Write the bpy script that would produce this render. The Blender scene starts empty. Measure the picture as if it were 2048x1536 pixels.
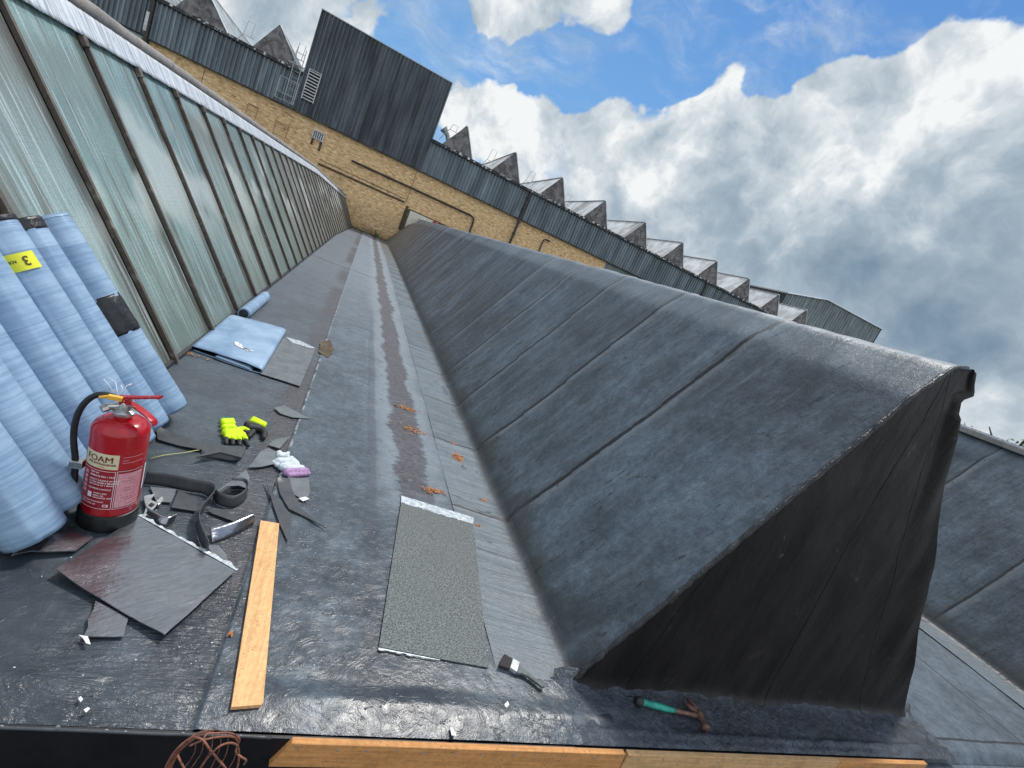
import bpy, bmesh, math, random
import numpy as np
from mathutils import Vector, Matrix, noise as mn
random.seed(7); rng = np.random.default_rng(7)
rad = math.radians
sc = bpy.context.scene
COL = sc.collection

# ------------------------------------------------------------------ camera
FPX = 975.0252
RC = np.array([[0.88127, -0.26044, 0.39439], [0.30223, -0.33101, -0.89392], [0.36336, 0.90698, -0.21299]])
HC = 1.5
cam = bpy.data.cameras.new('camera'); camo = bpy.data.objects.new('camera', cam); COL.objects.link(camo)
cam.sensor_fit = 'HORIZONTAL'; cam.sensor_width = 36; cam.lens = FPX / 2048 * 36
cam.clip_start = 0.05; cam.clip_end = 5000
camo.matrix_world = Matrix(((RC[0][0], -RC[1][0], -RC[2][0], 0), (RC[0][1], -RC[1][1], -RC[2][1], 0), (RC[0][2], -RC[1][2], -RC[2][2], HC), (0, 0, 0, 1)))
sc.camera = camo

def ray(px, py):
    return RC.T @ np.array([(px - 1024) / FPX, (py - 768) / FPX, 1.0])
def G(px, py, z=0.0):      # point of the level z seen at a place of the photograph (for measuring)
    r = ray(px, py); t = (z - HC) / r[2]; return Vector((r[0] * t, r[1] * t, z))
def W(px, py, y=30.0):
    r = ray(px, py); t = y / r[1]; return Vector((r[0] * t, y, HC + r[2] * t))
def D(px, py):
    r = ray(px, py); return r / np.linalg.norm(r)

# ------------------------------------------------------------------ node helper
class NT:
    def __init__(s, tree): s.t = tree; s.N = tree.nodes; s.L = tree.links
    def put(s, sock, v):
        if isinstance(v, bpy.types.NodeSocket): s.L.new(v, sock)
        elif v is not None:
            if sock.type == 'RGBA' and len(v) == 3: v = (*v, 1)
            sock.default_value = v
    def n(s, kind, ins=None, **pr):
        x = s.N.new(kind)
        for k, v in pr.items(): setattr(x, k, v)
        for k, v in (ins or {}).items(): s.put(x.inputs[k], v)
        return x
    def m(s, op, a, b=None, c=None, clamp=False):
        x = s.N.new('ShaderNodeMath'); x.operation = op; x.use_clamp = clamp
        for i, v in enumerate((a, b, c)):
            if v is not None: s.put(x.inputs[i], v)
        return x.outputs[0]
    def add(s, a, b): return s.m('ADD', a, b)
    def mul(s, a, b): return s.m('MULTIPLY', a, b)
    def vm(s, op, a, b=None, out=0):
        x = s.N.new('ShaderNodeVectorMath'); x.operation = op; s.put(x.inputs[0], a)
        if b is not None: s.put(x.inputs[1], b)
        return x.outputs[out]
    def mix(s, f, a, b, mode='MIX'):
        x = s.N.new('ShaderNodeMix'); x.data_type = 'RGBA'; x.blend_type = mode; x.clamp_factor = True
        s.put(x.inputs[0], f); s.put(x.inputs[6], a); s.put(x.inputs[7], b); return x.outputs[2]
    def ss(s, v, lo, hi, a=0.0, b=1.0):
        x = s.N.new('ShaderNodeMapRange'); x.interpolation_type = 'SMOOTHSTEP'
        s.put(x.inputs[0], v); s.put(x.inputs[1], lo); s.put(x.inputs[2], hi); s.put(x.inputs[3], a); s.put(x.inputs[4], b); return x.outputs[0]
    def noise(s, vec, scale, detail=4, rough=0.55, dist=0.0, color=False):
        x = s.n('ShaderNodeTexNoise', {'Vector': vec, 'Scale': scale, 'Detail': detail, 'Roughness': rough, 'Distortion': dist}); return x.outputs[1 if color else 0]
    def vor(s, vec, scale, feature='F1', out=0, rnd=1.0):
        x = s.n('ShaderNodeTexVoronoi', {'Vector': vec, 'Scale': scale, 'Randomness': rnd}, feature=feature); return x.outputs[out]
    def pos(s, kind='w'):
        if kind == 'w': v = s.n('ShaderNodeNewGeometry').outputs['Position']
        else: v = s.n('ShaderNodeTexCoord').outputs['Object']
        x = s.n('ShaderNodeSeparateXYZ', {0: v}).outputs
        return v, x[0], x[1], x[2]
    def xyz(s, a, b, c):
        return s.n('ShaderNodeCombineXYZ', {0: a, 1: b, 2: c}).outputs[0]
    def band(s, v, lo, hi, soft):     # 1 inside lo..hi
        return s.mul(s.ss(v, lo - soft, lo + soft), s.ss(v, hi - soft, hi + soft, 1.0, 0.0))
    def gap(s, v, c, w):              # 1 on a line at v==c of half width w
        return s.ss(s.m('ABSOLUTE', s.m('SUBTRACT', v, c)), w * .5, w, 1.0, 0.0)

def material(name, build):
    mt = bpy.data.materials.new(name); mt.use_nodes = True
    t = NT(mt.node_tree); b = mt.node_tree.nodes['Principled BSDF']
    r = build(t) or {}
    for k, v in r.items():
        if k == 'bump':
            for h, st, ds in v:
                pass
            prev = None
            for h, st, ds in v:
                q = t.n('ShaderNodeBump', {'Height': h, 'Strength': st, 'Distance': ds})
                if prev is not None: t.L.new(prev, q.inputs['Normal'])
                prev = q.outputs[0]
            t.L.new(prev, b.inputs['Normal'])
        else: t.put(b.inputs[k], v)
    return mt

# ------------------------------------------------------------------ sun and sky
SUN = Vector((0.30, 0.38, 0.875)).normalized()
EXPOSURE = 0.46
sl = bpy.data.lights.new('sun', 'SUN'); sl.energy = 2.3; sl.angle = rad(9); sl.color = (1, .965, .91)
so = bpy.data.objects.new('sun', sl); COL.objects.link(so); so.rotation_euler = (-SUN).to_track_quat('-Z', 'Y').to_euler(); so.location = (0, 0, 60)
wd = bpy.data.worlds.new('World'); sc.world = wd; wd.use_nodes = True
def sky():
    t = NT(wd.node_tree); t.N.clear()
    d = t.vm('NORMALIZE', t.n('ShaderNodeTexCoord').outputs['Generated'])
    s = t.n('ShaderNodeTexSky', {}, sky_type='NISHITA')
    s.sun_disc = False; s.sun_elevation = math.asin(SUN.z); s.sun_rotation = math.atan2(SUN.x, SUN.y)
    s.air_density = 1.3; s.dust_density = .3; s.ozone_density = 2.5
    sp = t.n('ShaderNodeSeparateXYZ', {0: d}).outputs; z = sp[2]; y = sp[1]
    def scaled(v, k):
        q = t.n('ShaderNodeVectorMath', {0: v}, operation='SCALE'); q.inputs[3].default_value = k; return q.outputs[0]
    warp = t.vm('SUBTRACT', t.noise(d, 7.0, 4, .55, color=True), (.5, .5, .5)); dw = t.vm('ADD', d, scaled(warp, .10))
    big = t.noise(dw, 3.6, 10, .58); puff = t.vor(dw, 10.0, 'SMOOTH_F1'); puff2 = t.vor(t.vm('ADD', dw, scaled(warp, .05)), 27.0, 'SMOOTH_F1'); fine = t.noise(dw, 13.0, 8, .62)
    wisp = t.noise(t.vm('MULTIPLY', dw, (1.0, 2.2, 3.4)), 5.0, 7, .62)
    blobs = [(800, 40, 150, -.30), (860, 110, 110, -.42), (1050, 150, 95, -.42), (1180, 165, 66, -.40), (1330, 140, 90, -.32), (1130, 120, 90, -.3),
             (1460, 60, 150, -.42), (1700, 0, 150, -.42), (1560, 130, 70, -.30), (1930, -60, 110, -.4), (1300, -150, 200, -.3), (1780, 40, 70, -.3), (2030, 30, 60, -.3), (760, 130, 60, -.2),
             (1130, 0, 95, .46), (1230, 40, 55, .3), (1000, -10, 60, .2), (560, 20, 120, .35), (700, -60, 90, .2), (1470, 132, 34, .22),
             (960, 210, 75, .42), (1060, 270, 90, .42), (1250, 290, 100, .42), (1380, 250, 70, .30), (1750, 180, 110, .40), (1620, 270, 110, .4), (1930, 140, 75, .45), (1500, 270, 70, .3),
             (2000, 330, 250, .4), (1600, 480, 300, .4), (1300, 420, 200, .4), (1900, 600, 260, .4), (350, -500, 420, .35), (850, -1250, 700, .6), (2060, 420, 260, .5), (1750, 620, 260, .4), (1150, 420, 130, .35), (1450, 380, 160, .35), (2040, 800, 260, .5), (-300, 100, 400, .3)]
    def fall(px, py, r):
        return t.ss(t.vm('DISTANCE', d, tuple(D(px, py)), out=1), 0.0, r / FPX * 1.35, 1.0, 0.0)
    acc = 0.0
    for px, py, r, a in blobs: acc = t.m('MULTIPLY_ADD', fall(px, py, r), a, acc)
    core = t.ss(acc, .36, .62); acc = t.m('MAXIMUM', t.m('MINIMUM', acc, .34), -.34)
    dens = t.add(t.m('MULTIPLY_ADD', big, .80, t.mul(fine, .62)), t.add(t.add(acc, .085), t.add(t.mul(puff, -.62), t.mul(puff2, -.34))))
    cover = t.m('MAXIMUM', t.ss(dens, .46, .60), core)
    cover = t.m('MAXIMUM', cover, t.mul(t.ss(wisp, .42, .78), .55))
    e1 = t.m('SUBTRACT', t.noise(t.vm('ADD', dw, (.030, .015, .045)), 5.5, 8, .55), t.noise(dw, 5.5, 8, .55))
    lump = t.m('SUBTRACT', .42, t.add(t.mul(puff, .75), t.mul(puff2, .35)))
    grey = 0.0
    for px, py, r, a in [(1330, 400, 150, .40), (1480, 520, 200, .50), (1750, 500, 200, .42), (1950, 560, 220, .55), (1960, 740, 150, .75), (1700, 620, 110, .3), (1880, 420, 120, .2),
                         (1100, 330, 80, .2), (980, 10, 70, .55), (1120, -30, 90, .45), (1250, 520, 100, .3), (560, 30, 100, .15), (1560, 420, 90, .25),
                         (1750, 200, 130, -.18), (1000, 230, 120, -.12), (1250, 620, 120, -.25), (1540, 380, 60, -.2), (1750, 700, 130, -.2)]:
        grey = t.m('MULTIPLY_ADD', fall(px, py, r), a, grey)
    thick = t.ss(dens, .62, 1.15)
    lit = t.add(t.m('MULTIPLY_ADD', e1, -3.0, .80), t.m('MULTIPLY_ADD', grey, -.56, t.mul(thick, -.14)))
    lit = t.add(lit, t.add(t.mul(t.m('SUBTRACT', big, .5), 1.25), t.add(t.mul(t.m('SUBTRACT', t.noise(dw, 9.0, 8, .62), .5), 1.3), t.mul(lump, .45))))
    n = t.n('ShaderNodeMapRange', {0: lit, 1: -.55, 2: 1.05, 3: 0.0, 4: 1.0}); lit = n.outputs[0]
    lit = t.m('POWER', lit, 1.12)
    r = t.n('ShaderNodeValToRGB', {0: lit}); cr = r.color_ramp
    cr.elements[0].position = 0.0; cr.elements[0].color = (1.45, 2.1, 2.8, 1)
    cr.elements[1].position = 1.0; cr.elements[1].color = (6.6, 6.75, 6.8, 1)
    e = cr.elements.new(.48); e.color = (2.75, 3.4, 4.0, 1)
    e = cr.elements.new(.80); e.color = (4.7, 5.15, 5.5, 1)
    blue = t.mix(.75, t.mix(1.0, s.outputs[0], (.50, .80, 1.2), 'MULTIPLY'), t.mix(t.ss(z, .25, .75), (1.30, 2.75, 4.7), (.50, 1.5, 3.7)))
    blue = t.mix(t.ss(z, -.02, .22, .75, 0.0), blue, (4.0, 4.6, 5.0))
    c = t.mix(cover, blue, r.outputs[0])
    # sky overhead and behind the viewer is brightened to light the brick wall
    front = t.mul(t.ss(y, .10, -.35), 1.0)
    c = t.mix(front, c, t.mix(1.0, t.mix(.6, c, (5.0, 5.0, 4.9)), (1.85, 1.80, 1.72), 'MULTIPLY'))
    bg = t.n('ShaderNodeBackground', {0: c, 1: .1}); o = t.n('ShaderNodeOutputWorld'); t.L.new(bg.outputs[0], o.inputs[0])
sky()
sc.view_settings.view_transform = 'Standard'; sc.view_settings.look = 'None'; sc.view_settings.gamma = 1; sc.view_settings.exposure = EXPOSURE
try: sc.cycles.max_bounces = 6
except Exception: pass

# ------------------------------------------------------------------ object helpers
def empty(name, loc=(0, 0, 0), rot=(0, 0, 0)):
    o = bpy.data.objects.new(name, None); o.empty_display_size = .1; COL.objects.link(o); o.location = loc; o.rotation_euler = rot; return o
def tag(o, label=None, cat=None, group=None, kind=None):
    if label: o['label'] = label
    if cat: o['category'] = cat
    if group: o['group'] = group
    if kind: o['kind'] = kind
    return o
def pymesh(name, V, F, mat=None, parent=None, smooth=False, world=False):
    me = bpy.data.meshes.new(name); me.from_pydata([tuple(v) for v in V], [], [tuple(f) for f in F]); me.validate()
    o = bpy.data.objects.new(name, me); COL.objects.link(o)
    if mat: me.materials.append(mat)
    if smooth:
        me.polygons.foreach_set('use_smooth', [True] * len(me.polygons))
    if parent is not None:
        o.parent = parent
        if world:
            mw = Matrix.LocRotScale(parent.location, parent.rotation_euler, None)
            o.matrix_local = mw.inverted()
    me.update(); return o
class MB:
    def __init__(s): s.V = []; s.F = []
    def quad(s, a, b, c, d):
        n = len(s.V); s.V += [a, b, c, d]; s.F.append((n, n + 1, n + 2, n + 3))
    def box(s, lo, hi, M=None):
        n = len(s.V)
        P = [Vector((x, y, z)) for z in (lo[2], hi[2]) for y in (lo[1], hi[1]) for x in (lo[0], hi[0])]
        if M is not None: P = [M @ p for p in P]
        s.V += [tuple(p) for p in P]
        s.F += [(n + a, n + b, n + c, n + d) for a, b, c, d in ((0, 2, 3, 1), (4, 5, 7, 6), (0, 1, 5, 4), (2, 6, 7, 3), (0, 4, 6, 2), (1, 3, 7, 5))]
    def tube(s, pts, r, k=8, caps=True, flat=1.0):
        pts = [Vector(p) for p in pts]; rs = r if isinstance(r, (list, tuple)) else [r] * len(pts)
        n0 = len(s.V); up = None
        for i, p in enumerate(pts):
            a = pts[max(i - 1, 0)]; b = pts[min(i + 1, len(pts) - 1)]
            d = (b - a).normalized()
            if up is None:
                up = Vector((0, 0, 1)) if abs(d.z) < .9 else Vector((1, 0, 0))
            u = (up - d * up.dot(d)).normalized(); v = d.cross(u); up = u
            for j in range(k):
                an = 2 * math.pi * j / k
                s.V.append(tuple(p + u * math.cos(an) * rs[i] * flat + v * math.sin(an) * rs[i]))
        for i in range(len(pts) - 1):
            for j in range(k):
                a = n0 + i * k + j; b = n0 + i * k + (j + 1) % k
                s.F.append((a, b, b + k, a + k))
        if caps:
            s.F.append(tuple(n0 + j for j in reversed(range(k)))); e = n0 + (len(pts) - 1) * k
            s.F.append(tuple(e + j for j in range(k)))
    def lathe(s, prof, k=32, M=None):
        n0 = len(s.V)
        for r, z in prof:
            for j in range(k):
                a = 2 * math.pi * j / k; p = Vector((r * math.cos(a), r * math.sin(a), z))
                s.V.append(tuple(M @ p if M is not None else p))
        for i in range(len(prof) - 1):
            for j in range(k):
                a = n0 + i * k + j; b = n0 + i * k + (j + 1) % k; s.F.append((a, b, b + k, a + k))
        s.F.append(tuple(n0 + j for j in reversed(range(k)))); e = n0 + (len(prof) - 1) * k; s.F.append(tuple(e + j for j in range(k)))
    def build(s, name, mat, parent=None, smooth=False, world=False): return pymesh(name, s.V, s.F, mat, parent, smooth, world)
def grid(name, P, mat, parent=None, smooth=True, world=False, flip=False):
    """P: array (n, m, 3)"""
    n, m = P.shape[:2]; V = P.reshape(-1, 3)
    idx = np.arange(n * m).reshape(n, m)
    a, b, c, d = idx[:-1, :-1].ravel(), idx[1:, :-1].ravel(), idx[1:, 1:].ravel(), idx[:-1, 1:].ravel()
    F = np.stack([a, d, c, b] if flip else [a, b, c, d], 1)
    return pymesh(name, V.tolist(), F.tolist(), mat, parent, smooth, world)
def smooth_by_angle(o, ang=35):
    me = o.data; me.polygons.foreach_set('use_smooth', [True] * len(me.polygons))
    try: me.set_sharp_from_angle(angle=rad(ang))
    except Exception: pass
    return o
def bevel(o, w, seg=2):
    b = o.modifiers.new('bevel', 'BEVEL'); b.width = w; b.segments = seg; b.limit_method = 'ANGLE'; return o
def poly(name, pts, z0, th, mat, parent=None, curl=None, sub=1, rough=0.0, dz=None):
    """thin sheet with an outline of ground points (Vectors); filled, subdivided, bent, thickened"""
    bm = bmesh.new()
    n = len(pts); P = []
    for i in range(n):
        a, b = pts[i], pts[(i + 1) % n]; L = (b - a).length; k = max(1, int(L / .03))
        for j in range(k):
            q = a.lerp(b, j / k)
            if rough and j: q = q + Vector((random.gauss(0, rough), random.gauss(0, rough), 0))
            P.append(q)
    vs = [bm.verts.new((p.x, p.y, 0)) for p in P]
    f = bm.faces.new(vs); 
    if f.calc_area() and f.normal.z < 0: bmesh.ops.reverse_faces(bm, faces=[f])
    bmesh.ops.triangulate(bm, faces=bm.faces[:], ngon_method='BEAUTY')
    for _ in range(sub):
        bmesh.ops.subdivide_edges(bm, edges=bm.edges[:], cuts=1, use_grid_fill=True)
    for v in bm.verts:
        h = 0.0
        if curl:
            for (c, r, a) in curl:
                dd = math.hypot(v.co.x - c.x, v.co.y - c.y)
                if dd < r: h += a * (1 - dd / r) ** 2
        h += (mn.noise(Vector((v.co.x * 9, v.co.y * 9, z0 * 50 + 3))) + .5) * .004 * (1 if curl else .4)
        if dz: h += dz(v.co)
        v.co.z = z0 + max(h, 0)
    r = bmesh.ops.extrude_face_region(bm, geom=bm.faces[:])
    for g in r['geom']:
        if isinstance(g, bmesh.types.BMVert): g.co.z += th
    bmesh.ops.recalc_face_normals(bm, faces=bm.faces[:])
    me = bpy.data.meshes.new(name); bm.to_mesh(me); bm.free()
    o = bpy.data.objects.new(name, me); COL.objects.link(o); me.materials.append(mat)
    if parent is not None: o.parent = parent
    # origin at the middle of the piece
    c = Vector((sum(p.x for p in pts) / n, sum(p.y for p in pts) / n, 0))
    if parent is None:
        me.transform(Matrix.Translation(-c)); o.location = c
    return smooth_by_angle(o, 50)
def text_mesh(s, size, bold=0.0):
    cu = bpy.data.curves.new('lettering', 'FONT'); cu.body = s; cu.size = size; cu.offset = bold; cu.align_x = 'LEFT'; cu.resolution_u = 3
    ob = bpy.data.objects.new('lettering', cu); COL.objects.link(ob)
    dg = bpy.context.evaluated_depsgraph_get(); me = bpy.data.meshes.new_from_object(ob.evaluated_get(dg))
    if size > .02:
        bm = bmesh.new(); bm.from_mesh(me); bmesh.ops.triangulate(bm, faces=bm.faces[:]); bmesh.ops.remove_doubles(bm, verts=bm.verts[:], dist=1e-6)
        for _ in range(3): bmesh.ops.subdivide_edges(bm, edges=[e for e in bm.edges if e.calc_length() > .004], cuts=1)
        bmesh.ops.triangulate(bm, faces=bm.faces[:]); bm.to_mesh(me); bm.free()
    V = [tuple(v.co) for v in me.vertices]; F = [tuple(p.vertices) for p in me.polygons]
    bpy.data.objects.remove(ob); bpy.data.curves.remove(cu); bpy.data.meshes.remove(me)
    return V, F
# ------------------------------------------------------------------ materials
def felt_common(t, P, tone=1.0, tint=(1, 1, 1), grain=170):
    n1 = t.noise(P, 1.3, 5, .6); n2 = t.noise(P, 7.0, 6, .65); g = t.noise(P, grain, 3, .75); sp = t.noise(P, 62, 3, .7)
    a = tuple(.062 * tone * k for k in (.74 * tint[0], 1.0 * tint[1], 1.22 * tint[2])); b = tuple(.150 * tone * k for k in (.74 * tint[0], 1.0 * tint[1], 1.22 * tint[2]))
    f = t.ss(t.add(t.mul(n1, .55), t.mul(n2, .45)), .34, .66)
    c = t.mix(f, a, b)
    c = t.mix(t.ss(g, .32, .68), t.mix(1.0, c, (.70, .70, .72), 'MULTIPLY'), t.mix(1.0, c, (1.15, 1.15, 1.15), 'MULTIPLY'))
    m3 = t.noise(P, 27, 4, .7); c = t.mix(t.ss(m3, .36, .64), t.mix(1.0, c, (.80, .80, .80), 'MULTIPLY'), t.mix(1.0, c, (1.14, 1.14, 1.14), 'MULTIPLY'))
    c = t.mix(t.ss(sp, .62, .72), c, t.mix(1.0, c, (1.45, 1.45, 1.45), 'MULTIPLY'))
    return c, n1, n2, g, sp
def scuffs(t, P, st=(5, 10, 5), seed=0.0, w=.022, lo=.52):
    """short curved scratches and creases"""
    q = t.vm('ADD', t.vm('MULTIPLY', P, st), (seed, seed, 0)); n = t.noise(q, 1.0, 3, .5, .5)
    l = t.ss(t.m('ABSOLUTE', t.m('SUBTRACT', n, .5)), w * .3, w, 1, 0)
    m = t.ss(t.noise(t.vm('ADD', P, (seed, 3, 1)), 6.5, 4, .65), lo, lo + .05)
    return t.mul(l, m)
def mk_floor(t):
    P, x, y, z = t.pos('w')
    c, n1, n2, g, sp = felt_common(t, P, 1.0)
    wob = t.m('SUBTRACT', t.noise(P, 5.0, 5, .65), .5); wob2 = t.m('SUBTRACT', t.noise(t.vm('ADD', P, (5, 3, 0)), 1.4, 3, .55), .5)
    jag = t.m('SUBTRACT', t.noise(t.vm('MULTIPLY', P, (3, 30, 1)), 1.0, 4, .7), .5)
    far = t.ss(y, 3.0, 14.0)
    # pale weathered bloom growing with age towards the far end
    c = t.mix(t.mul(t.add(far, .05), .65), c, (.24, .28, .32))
    # old gutter line: worn brownish purple strip with pale rims
    xc = t.add(x, t.add(t.mul(wob2, .28), t.add(t.mul(wob, .10), t.mul(jag, .12))))
    cen = t.m('MULTIPLY_ADD', y, -.006, .80)
    dd = t.m('ABSOLUTE', t.m('SUBTRACT', xc, cen)); dd = t.add(dd, t.mul(t.m('SUBTRACT', t.noise(P, 24, 4, .7), .5), .06))
    ylim = t.ss(t.add(y, t.mul(wob, .5)), 2.2, 2.9)
    rim = t.mul(t.mul(t.ss(dd, .09, .13), t.ss(dd, .15, .34, 1, 0)), ylim)
    c = t.mix(t.mul(rim, .60), c, (.25, .29, .32))
    core = t.mul(t.ss(dd, .085, .12, 1, 0), ylim)
    pur = t.mix(t.ss(t.noise(P, 30, 5, .7), .3, .7), (.040, .033, .035), (.115, .098, .104))
    c = t.mix(t.mul(core, t.ss(t.noise(P, 11, 5, .7), .30, .52, .45, .85)), c, pur)
    # worn strip beside the middle lap, left lane
    xe = t.add(x, t.add(t.mul(wob, .16), t.mul(jag, .30)))
    worn = t.mul(t.band(xe, -.17, .02, .05), t.ss(x, -.004, 0.0, 1, 0))
    worn = t.mul(worn, t.ss(t.noise(t.vm('MULTIPLY', P, (0, .45, 0)), 1.0, 3, .6), .38, .52))
    c = t.mix(t.mul(worn, .85), c, pur)
    # dirt and stains
    st = t.ss(t.noise(P, 2.3, 6, .7), .60, .72)
    c = t.mix(t.mul(st, .35), c, (.10, .085, .085))
    c = t.mix(t.ss(x, -.03, .0, .42, 0.0), c, (.055, .064, .074)); wet = t.mul(t.ss(t.noise(P, 2.4, 6, .7), .36, .58), t.ss(y, 1.3, 3.6, .85, 0.0)); c = t.mix(wet, c, (.026, .033, .042))
    sc1 = t.m('MAXIMUM', scuffs(t, P, (5, 13, 5), 0.0, .020, .56), scuffs(t, P, (13, 28, 9), 5.0, .026, .56)); c = t.mix(t.mul(sc1, .66), c, (.04, .04, .046))
    pu = t.ss(t.noise(P, 3.6, 5, .7), .54, .68); c = t.mix(t.mul(pu, t.mul(t.ss(x, -.2, .1, 1, 0), .4)), c, (.085, .070, .088))
    fw = t.noise(t.vm('MULTIPLY', P, (14, 60, 9)), 1.0, 4, .65, 1.0); c = t.mix(t.mul(t.ss(fw, .30, .44, 1, 0), .35), c, (.045, .046, .052))
    # lap lines across
    def cross(y0, w, xa, xb, sl=.05):
        l = t.gap(t.add(t.add(y, t.mul(x, -sl)), t.mul(wob, .02)), y0, w); return t.mul(l, t.band(x, xa, xb, .004))
    for y0, xa, xb, w in ((12.0, -.9, .75, .05), (22.0, -.9, 1.4, .08)):
        c = t.mix(t.mul(cross(y0, w, xa, xb), .85), c, (.02, .02, .022))
    # middle lap lip: pale broken sealant line
    lip = t.mul(t.band(t.add(x, t.mul(wob, .006)), -.006, .010, .003), t.ss(t.noise(P, 9, 3, .6), .44, .56))
    lip = t.mul(lip, t.ss(y, 2.2, 2.6))
    c = t.mix(t.mul(lip, .75), c, (.42, .44, .46))
    c = t.mix(t.mul(t.band(x, -.012, -.003, .002), .8), c, (.016, .016, .017))
    # dull line of the mid lap at x .5
    ln = t.mul(t.gap(t.add(x, t.mul(wob2, .05)), .50, .045), t.ss(y, 6.0, 9.0, 1, 0)); c = t.mix(t.mul(ln, .4), c, (.04, .044, .052))
    rip = t.noise(t.vm('MULTIPLY', P, (9, 46, 9)), 1.0, 3, .55, 1.2); rmask = t.band(x, -.42, .0, .12)
    wr = t.noise(P, 16.0, 5, .65, 1.5)
    rough = t.m('MULTIPLY_ADD', n2, .30, t.ss(y, 1.2, 6.0, .20, .36)); rough = t.m('SUBTRACT', rough, t.mul(wet, .06))
    return {'Base Color': c, 'Roughness': rough, 'Specular IOR Level': .55,
            'bump': [(rip, t.mul(rmask, .8), .012), (wr, .5, .008), (sc1, .4, .004), (g, .15, .002)]}
def mk_slope(xoff=0.0, tone=1.0, seam0=2.58, pitch=1.0):
    def f(t):
        P, x0, y, z = t.pos('w'); x = t.m('SUBTRACT', x0, xoff) if xoff else x0
        # streak direction runs up the slope
        up = t.add(z, t.mul(x, .5)); s = t.add(y, t.add(t.mul(t.m('SUBTRACT', x, 1.39), .20), 0.0))
        Q = t.xyz(t.mul(s, 3.4), t.mul(up, .55), 0.0)
        c, n1, n2, g, sp = felt_common(t, P, tone, (1.06, 1.02, 1.0))
        stx = t.noise(Q, 1.6, 6, .62, .3)
        c = t.mix(t.ss(stx, .36, .68), t.mix(1.0, c, (.80, .82, .84), 'MULTIPLY'), t.mix(1.0, c, (1.26, 1.28, 1.30), 'MULTIPLY'))
        st3 = t.noise(t.xyz(t.mul(s, 16), t.mul(up, 1.8), 2.0), 1.0, 4, .6); c = t.mix(t.mul(t.ss(st3, .54, .74), .30), c, (.22, .26, .28)); c = t.mix(t.mul(t.ss(st3, .26, .42, 1, 0), .22), c, (.03, .036, .042))
        wob = t.m('SUBTRACT', t.noise(P, 2.5, 5, .6), .5)
        sw = t.add(s, t.add(t.mul(wob, .035), t.mul(t.m('SUBTRACT', t.noise(P, 16, 4, .7), .5), .012)))
        q = t.m('DIVIDE', t.m('SUBTRACT', sw, seam0), pitch); fr = t.m('SUBTRACT', q, t.m('FLOOR', t.add(q, .5)))
        ab = t.mul(t.m('ABSOLUTE', fr), pitch)
        far = t.ss(y, 5.0, 20.0)
        wl = t.m('MULTIPLY_ADD', far, .022, .014)
        seam = t.ss(ab, t.mul(wl, .62), wl, 1, 0)
        ne = t.ss(y, 1.95, 2.15); seam = t.mul(seam, ne); c = t.mix(t.mul(seam, .97), c, (.004, .004, .005))
        # soft tar spread beside each lap
        side = t.mul(t.ss(t.mul(fr, pitch), .0, .14, 1, 0), t.ss(t.mul(fr, pitch), -.01, .01))
        c = t.mix(t.mul(t.mul(side, ne), t.m('MULTIPLY_ADD', far, .45, .26)), c, (.05, .055, .058)); lt = t.mul(t.mul(t.ss(t.mul(fr, pitch), -.10, -.02), t.ss(t.mul(fr, pitch), -.02, -.008, 1, 0)), ne); c = t.mix(t.mul(lt, .35), c, (.27, .29, .30))
        fl = t.ss(t.add(x, t.mul(t.m('SUBTRACT', n2, .5), .05)), 1.385, 1.345); c = t.mix(t.mul(fl, .75), c, t.mix(1.0, t.mix(n2, (.105, .132, .152), (.185, .222, .25)), t.xyz(t.m('MULTIPLY_ADD', g, .5, .75), t.m('MULTIPLY_ADD', g, .5, .75), t.m('MULTIPLY_ADD', g, .5, .75)), 'MULTIPLY')); c = t.mix(t.mul(t.mul(fl, seam), .9), c, (.02, .02, .022))
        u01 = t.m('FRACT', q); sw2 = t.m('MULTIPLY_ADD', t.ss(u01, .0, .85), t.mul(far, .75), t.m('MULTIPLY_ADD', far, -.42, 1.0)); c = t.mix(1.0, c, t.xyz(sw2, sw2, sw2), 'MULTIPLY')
        # each sheet has its own tone
        cell = t.n('ShaderNodeTexWhiteNoise', {'W': t.m('FLOOR', q)}, noise_dimensions='1D').outputs[0]
        k = t.m('MULTIPLY_ADD', cell, .24, .88); c = t.mix(1.0, c, t.xyz(k, k, k), 'MULTIPLY')
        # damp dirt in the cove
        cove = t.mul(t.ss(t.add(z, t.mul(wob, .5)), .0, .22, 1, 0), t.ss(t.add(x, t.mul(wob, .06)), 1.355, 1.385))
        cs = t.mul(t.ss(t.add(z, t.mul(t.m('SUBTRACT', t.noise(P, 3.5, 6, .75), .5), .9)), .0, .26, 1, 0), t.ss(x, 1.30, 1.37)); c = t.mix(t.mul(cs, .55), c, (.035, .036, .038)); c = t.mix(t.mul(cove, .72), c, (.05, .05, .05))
        crest = t.ss(z, 1.62, 1.78); c = t.mix(t.mul(t.mul(crest, n1), .6), c, (.25, .29, .31))  # paler crest: brightness of the face turned skyward, painted into the colour
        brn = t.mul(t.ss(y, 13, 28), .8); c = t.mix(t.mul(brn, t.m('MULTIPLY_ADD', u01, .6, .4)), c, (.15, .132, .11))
        sc1 = scuffs(t, t.xyz(t.mul(s, 3.2), t.mul(up, .9), 0.0), (1.6, 1.6, 1), 3.0, .02, .56); c = t.mix(t.mul(sc1, .75), c, (.02, .02, .022))
        wr = t.noise(Q, 2.4, 5, .6, .8); cr = t.noise(P, 26, 4, .7, 1.0)
        rough = t.m('MULTIPLY_ADD', n2, .25, .33)
        return {'Base Color': c, 'Roughness': rough, 'Specular IOR Level': .5,
                'bump': [(wr, .55, .03), (st3, .25, .008), (t.m('SUBTRACT', 1.0, seam), .5, .006), (cr, .5, .007), (g, .4, .003)]}
    return f
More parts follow.
